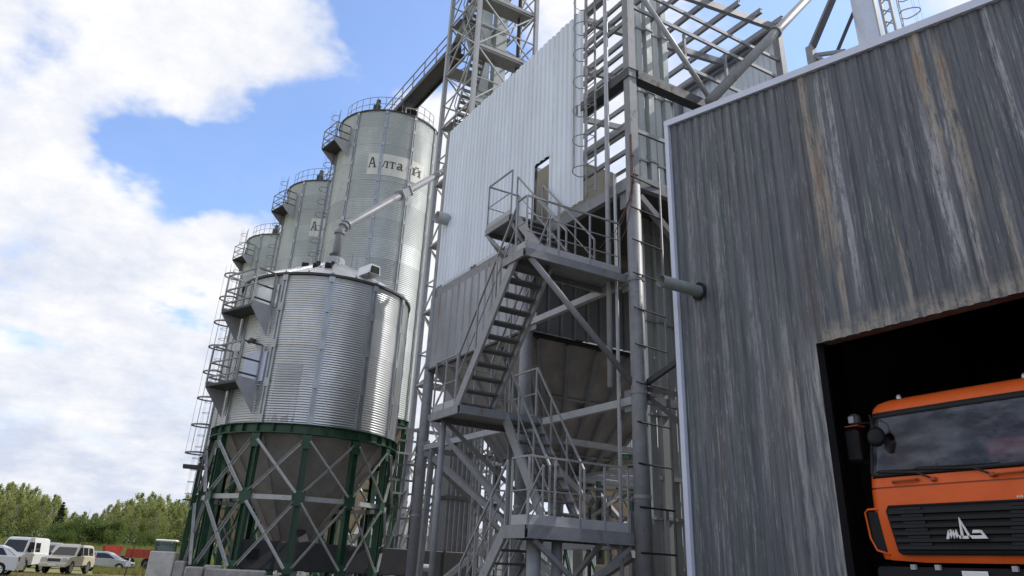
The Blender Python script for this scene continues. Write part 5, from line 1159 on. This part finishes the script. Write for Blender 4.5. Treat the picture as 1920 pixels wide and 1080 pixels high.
# red trailer and drill
x, y_ = at(7.55, 92); tr = thing('red_trailer', (x, y_, lotz(x, y_)), 'red ribbed farm trailer parked in the grass behind the silver car', 'trailer', rz=hd(1, -.12))
TBm = lambda nm, mb, m_, parent=None: mb.build(nm, M[m_], parent or tr, local=True)
m = MB(); m.box(-1.3, -1.1, .9, 1.3, 1.1, 1.0)
for a_ in ((-1.3, -1.1, 1.3, -1.04), (-1.3, 1.04, 1.3, 1.1), (-1.3, -1.04, -1.24, 1.04), (1.24, -1.04, 1.3, 1.04)): m.box(a_[0], a_[1], 1.0, a_[2], a_[3], 1.7)
TBm('trailer_box', m, 'red')
for k in range(6): m = MB(); m.box(-1.28+k*.495, -1.18, .9, -1.19+k*.495, -1.102, 1.7); TBm('side_rib', m, 'red')
for xx in (-.75, .75):
    for s_ in (-1, 1): m = MB(); m.lathe([(0, -.12), (.42, -.12), (.45, 0), (.42, .12), (0, .12)], 16); m.v = [(xx+p[0], s_*.85+p[2], .45+p[1]) for p in m.v]; TBm('wheel', m, 'rubber')
m = MB(); m.bar((-1.3, 0, .95), (-3.0, 0, .8), .16); TBm('drawbar', m, 'greyd')
x, y_ = at(5.95, 91); dr = thing('red_drill', (x, y_, lotz(x, y_)), 'small red farm implement standing left of the ribbed trailer', 'farm machine', rz=.1)
m = MB(); m.prism([(-.6, 1.0), (.6, 1.0), (.85, 1.9), (-.85, 1.9)], 1, -.7, .7); m.build('seed_hopper', M['red'], dr, local=True)
for s_ in (-1, 1): m = MB(); m.lathe([(.3, -.05), (.4, -.05), (.4, .05), (.3, .05), (.3, -.05)], 16); m.v = [(p[0], s_*.8+p[2], .42+p[1]) for p in m.v]; m.build('wheel', M['rubber'], dr, local=True)
m = MB(); m.bar((-.9, 0, .8), (1.6, 0, .8), .15); m.bar((0, -.8, .42), (0, .8, .42), .1); m.box(-.5, -.5, .42, .5, .5, 1.0); m.build('frame', M['greyd'], dr, local=True)
# tractor behind the pale block
x, y_ = at(8.98, 74); tc_ = thing('tractor', (x, y_, lotz(x, y_)), 'small tractor with white cab roof half hidden by concrete blocks and green legs', 'tractor', rz=hd(-.3, -.95))
m = MB(); m.cbox(-.85, -.8, 2.42, .75, .8, 2.58, .06); m.build('cab_roof', M['white'], tc_, local=True)
for xx in (-.7, .6):
    for s_ in (-1, 1): m = MB(); m.bar((xx, s_*.7, 1.1), (xx*.95, s_*.68, 2.43), .09); m.build('cab_pillar', M['green'], tc_, local=True)
m = MB(); m.box(-.62, -.69, 1.25, .52, .69, 1.26)
for s_ in (-1, 1): m = MB(); m.tri([(-.65, s_*.69, 1.3), (.55, s_*.69, 1.3), (.52, s_*.68, 2.4), (-.62, s_*.68, 2.4)], .01); m.build('side_window', M['carglass'], tc_, local=True)
m = MB(); m.tri([(.62, -.64, 1.3), (.62, .64, 1.3), (.6, .62, 2.4), (.6, -.62, 2.4)], .01); m.build('windscreen', M['glass'], tc_, local=True)
m = MB(); m.cbox(-.75, -.72, .7, .7, .72, 1.28, .05); m.cbox(.7, -.36, .75, 2.2, .36, 1.4, .06); m.build('body', M['green'], tc_, local=True)
for xx, r_ in ((-.5, .72), (1.75, .45)):
    for s_ in (-1, 1): m = MB(); m.lathe([(0, -.15), (r_*.9, -.17), (r_, 0), (r_*.9, .17), (0, .15)], 18); m.v = [(xx+p[0], s_*.85+p[2], r_+p[1]) for p in m.v]; m.build('wheel', M['rubber'], tc_, local=True)
# leaning stake with a white box
x, y_ = at(6.9, 40); sk = thing('leaning_stake', (x, y_, gz(x, y_)), 'thin dark leaning stake carrying a small white box, in front of the parked cars', 'stake')
m = MB(); m.tube((0, 0, -.1), (.22, .02, 1.9), .028, 6, .016); m.build('stake', M['wood'], sk, local=True)
m = MB(); m.cbox(.0, -.09, .78, .20, .05, .98, .02); m.tube((.11, -.02, .98), (.13, -.02, 1.12), .035, 8); m.build('meter_box', M['white'], sk, local=True)
m = MB()
for k in range(26):
    an = rnd.random()*6.28; r_ = rnd.random()*.9; s_ = .06+.12*rnd.random(); q = Vector((x-1.2+2.4*r_*math.cos(an), y_-1+.8*r_*math.sin(an), gz(x, y_)+s_*.3)); m.cbox(q.x-s_, q.y-s_, q.z-s_, q.x+s_, q.y+s_*.8, q.z+s_*.7, s_*.3)
o = m.build('rubble', M['concrete_l']); o['kind'] = 'stuff'

# ------------------------------------------------------------------ trees
def leaf_mat(name, c1, c2):
    m = bpy.data.materials.new(name); m.use_nodes = True; N = m.node_tree.nodes; L = m.node_tree.links; N.clear()
    o = N.new('ShaderNodeOutputMaterial'); d = N.new('ShaderNodeBsdfDiffuse'); t = N.new('ShaderNodeBsdfTranslucent'); mx = N.new('ShaderNodeMixShader'); mx.inputs[0].default_value = .45
    oi = N.new('ShaderNodeObjectInfo'); g = N.new('ShaderNodeNewGeometry'); n = N.new('ShaderNodeTexNoise'); n.inputs['Scale'].default_value = .9; n.inputs['Detail'].default_value = 4; L.new(g.outputs['Position'], n.inputs['Vector'])
    a = N.new('ShaderNodeMath'); a.operation = 'MULTIPLY_ADD'; L.new(oi.outputs['Random'], a.inputs[0]); a.inputs[1].default_value = .5; 
    r = N.new('ShaderNodeMapRange'); L.new(n.outputs[0], r.inputs[0]); r.inputs[1].default_value = .3; r.inputs[2].default_value = .7; r.inputs[4].default_value = .5; L.new(r.outputs[0], a.inputs[2])
    c = N.new('ShaderNodeMixRGB'); L.new(a.outputs[0], c.inputs[0]); c.inputs[1].default_value = (*c1, 1); c.inputs[2].default_value = (*c2, 1)
    L.new(c.outputs[0], d.inputs[0]); L.new(c.outputs[0], t.inputs[0]); L.new(d.outputs[0], mx.inputs[1]); L.new(t.outputs[0], mx.inputs[2]); L.new(mx.outputs[0], o.inputs[0]); return m
M['birch_leaf'] = leaf_mat('pale_birch_leaves', (.26, .305, .10), (.44, .45, .19)); M['dark_leaf'] = leaf_mat('dark_bush_leaves', (.09, .135, .04), (.19, .24, .08)); M['spruce_leaf'] = leaf_mat('spruce_needles', (.012, .028, .014), (.025, .045, .02))
M['bark'] = mat('pale_bark', (.26, .24, .21), .9, 0, .3, 4., (.08, .07, .06), .3, 5.); M['bark_d'] = mat('dark_bark', (.07, .055, .045), .9, 0, .3, 4.)
def tree_meshes(seed, h, w, nleaf, kind):
    r = random.Random(seed); tm = MB(); cm = MB()
    top = Vector((r.uniform(-.2, .2), r.uniform(-.2, .2), h*.97)); tm.path([(0, 0, -.3), (r.uniform(-.1, .1), r.uniform(-.1, .1), h*.4), top], .045+.012*h, 6, .012)
    blobs = []
    if kind == 'birch':
        nb = 20
        for i in range(nb):
            t = .10+.88*(i+.5)/nb; an = i*2.4+r.random(); rr = w*(.25+.85*math.sin(math.pi*min(1, t*.75+.2)))*r.uniform(.5, 1)*(1-.55*max(0, t-.6)/.4)
            c = Vector((math.cos(an)*rr, math.sin(an)*rr, h*t+.12*h*rr/w*.3)); blobs.append((c, w*r.uniform(.28, .52)*(1.2-.85*t), 1.5))
            tm.path([(0, 0, h*t*.72), c*.6+Vector((0, 0, h*t*.36)), c], .025, 4, .008)
    elif kind == 'bush':
        for i in range(14):
            an = i*2.4; rr = w*r.uniform(.15, .8); t = r.uniform(.15, .82)*(1-.35*rr/w)
            c = Vector((math.cos(an)*rr, math.sin(an)*rr, h*t)); blobs.append((c, w*r.uniform(.32, .5), .9)); tm.path([(0, 0, h*.1), c*.6+Vector((0, 0, h*.05)), c], .04, 4, .01)
    else:
        for i in range(13):
            t = .08+.9*i/13
            for k in range(5):
                an = k*1.2566+i*.7; rr = w*(1-t)*.75; c = Vector((math.cos(an)*rr, math.sin(an)*rr, h*t-.1*rr)); blobs.append((c, w*(1-t)*.42+.08, .95))
    per = nleaf//len(blobs)
    for c, rad, zs in blobs:
        for i in range(per):
            while True:
                p = Vector((r.uniform(-1, 1), r.uniform(-1, 1), r.uniform(-1, 1)))
                if p.length < 1: break
            k = 1.25*(.45+.75*r.random()); p = c+Vector((p.x*rad*k, p.y*rad*k, p.z*rad*zs*k)); s = r.uniform(.05, .12)
            a = Vector((r.uniform(-1, 1), r.uniform(-1, 1), r.uniform(-.6, .6))).normalized(); b_ = a.orthogonal(); b_.rotate(Matrix.Rotation(r.random()*6.28, 3, a))
            cm.add([p-a*s, p+b_*s*.7, p+a*s, p-b_*s*.6], [(0, 1, 2, 3)])
    lf = {'birch': 'birch_leaf', 'bush': 'dark_leaf', 'spruce': 'spruce_leaf'}[kind]
    return tm.mesh('trunk', M['bark' if kind == 'birch' else 'bark_d']), cm.mesh('crown', M[lf])
birches = [tree_meshes(s, 7.0, 1.75+.2*(s % 3), 4200, 'birch') for s in (11, 12, 13, 14, 15, 16)]
bushes = [tree_meshes(s, 4.6, 2.3, 4200, 'bush') for s in (21, 22, 23)]
spr = [tree_meshes(s, 6.5, 1.6, 2600, 'spruce') for s in (31,)]
def plant(name, meshes, az, d, sc, label, group, zs=1.):
    x, y_ = at(az, d); t = thing(name, (x, y_, gz(x, y_)), label, 'tree' if name != 'leafy_bush' else 'bush', group, rz=rnd.random()*6.28); t.scale = (sc, sc, sc*zs)
    inst('trunk', meshes[0], t); inst('crown', meshes[1], t); return t
def top_el(az):
    pts = [(-20, .060), (-3, .066), (-.6, .0640), (.6, .057), (1.2, .054), (1.9, .057), (2.4, .050), (3.0, .040), (4.6, .041), (5.2, .047), (6.0, .056), (7.0, .061), (8.0, .0625), (9.5, .061), (26, .060)]
    for (a, b_), (c, d_) in zip(pts, pts[1:]):
        if a <= az <= c: return b_+(d_-b_)*(az-a)/(c-a)
    return .05
for row, (d0, f0, step) in enumerate(((146, .86, .62), (152, .95, .58), (159, 1.03, .60))):
    az = -9.0+row*.2
    while az < 25:
        if not (row == 0 and 2.5 < az < 5.2):
            d = d0+rnd.uniform(-2, 2); H = .9+d*top_el(az)*1.0-gz(*at(az, d)); H *= f0*rnd.uniform(.86, 1.06)
            side = 'left' if az < 3 else 'right'
            plant('birch_tree', birches[rnd.randrange(6)], az, d, max(.45, H/7.0), 'slender pale green tree in the dense stand beyond the lot, '+('left of the dark bushes' if side == 'left' else 'right of the dark bushes'), 'tree stand '+('left' if side == 'left' else 'right')+' of the dark bushes', rnd.uniform(.95, 1.1))
        az += step*rnd.uniform(.75, 1.25)
for az, d, H in ((2.9, 138, 3.6), (3.5, 140, 4.0), (4.1, 137, 5.0), (4.7, 139, 4.4), (5.3, 137, 3.6), (5.9, 136, 4.3), (7.9, 138, 3.0), (3.2, 132, 2.6)):
    plant('leafy_bush', bushes[rnd.randrange(3)], az, d, H/4.6, 'rounded dark green bush at the foot of the tree stand', 'dark bushes before the trees')
x, y_ = at(2.62, 143); t = thing('spruce_tree', (x, y_, gz(x, y_)), 'single dark pointed spruce between the two pale tree stands', 'tree'); t.scale = (.85, .85, .9); inst('trunk', spr[0][0], t); inst('crown', spr[0][1], t)
# undergrowth along the foot of the stands
r = random.Random(9); m = MB()
for i in range(16000):
    az = r.uniform(-9, 25); d = r.uniform(139, 158); x, y_ = at(az, d); q = Vector((x, y_, gz(x, y_)+2.1*r.random()**1.6)); s_ = r.uniform(.08, .2)
    a = Vector((r.uniform(-1, 1), r.uniform(-1, 1), r.uniform(-.6, .6))).normalized(); b_ = a.orthogonal(); b_.rotate(Matrix.Rotation(r.random()*6.28, 3, a)); m.add([q-a*s_, q+b_*s_*.7, q+a*s_, q-b_*s_*.6], [(0, 1, 2, 3)])
o = m.build('undergrowth', M['dark_leaf']); o['kind'] = 'stuff'
# grass and weeds
def grass(name, n, area, hmin, hmax, c1, c2, seed):
    r = random.Random(seed); m = MB()
    for i in range(n):
        az, d = area(r); x, y_ = at(az, d); z = gz(x, y_)-.02; h = r.uniform(hmin, hmax); w_ = .02+.04*h; an = r.random()*6.28; lx, ly = math.cos(an), math.sin(an); b = r.uniform(-.35, .35)*h
        m.add([(x-lx*w_, y_-ly*w_, z), (x+lx*w_, y_+ly*w_, z), (x+b*ly+lx*w_*.3, y_+b*lx+ly*w_*.3, z+h)], [(0, 1, 2)])
    o = m.build(name, leaf_mat(name+'_blades', c1, c2)); o['kind'] = 'stuff'
grass('field_grass', 26000, lambda r: (r.uniform(-7, 22), 88+50*r.random()**.8), .25, .75, (.10, .14, .035), (.26, .24, .09), 3)
grass('verge_grass', 5000, lambda r: (r.uniform(-4, 11), r.uniform(46, 60)), .06, .22, (.2, .19, .07), (.34, .29, .13), 4)
grass('weeds', 2200, lambda r: (r.uniform(5.2, 8.2), r.uniform(66, 84)), .2, .6, (.15, .17, .05), (.33, .28, .11), 5)
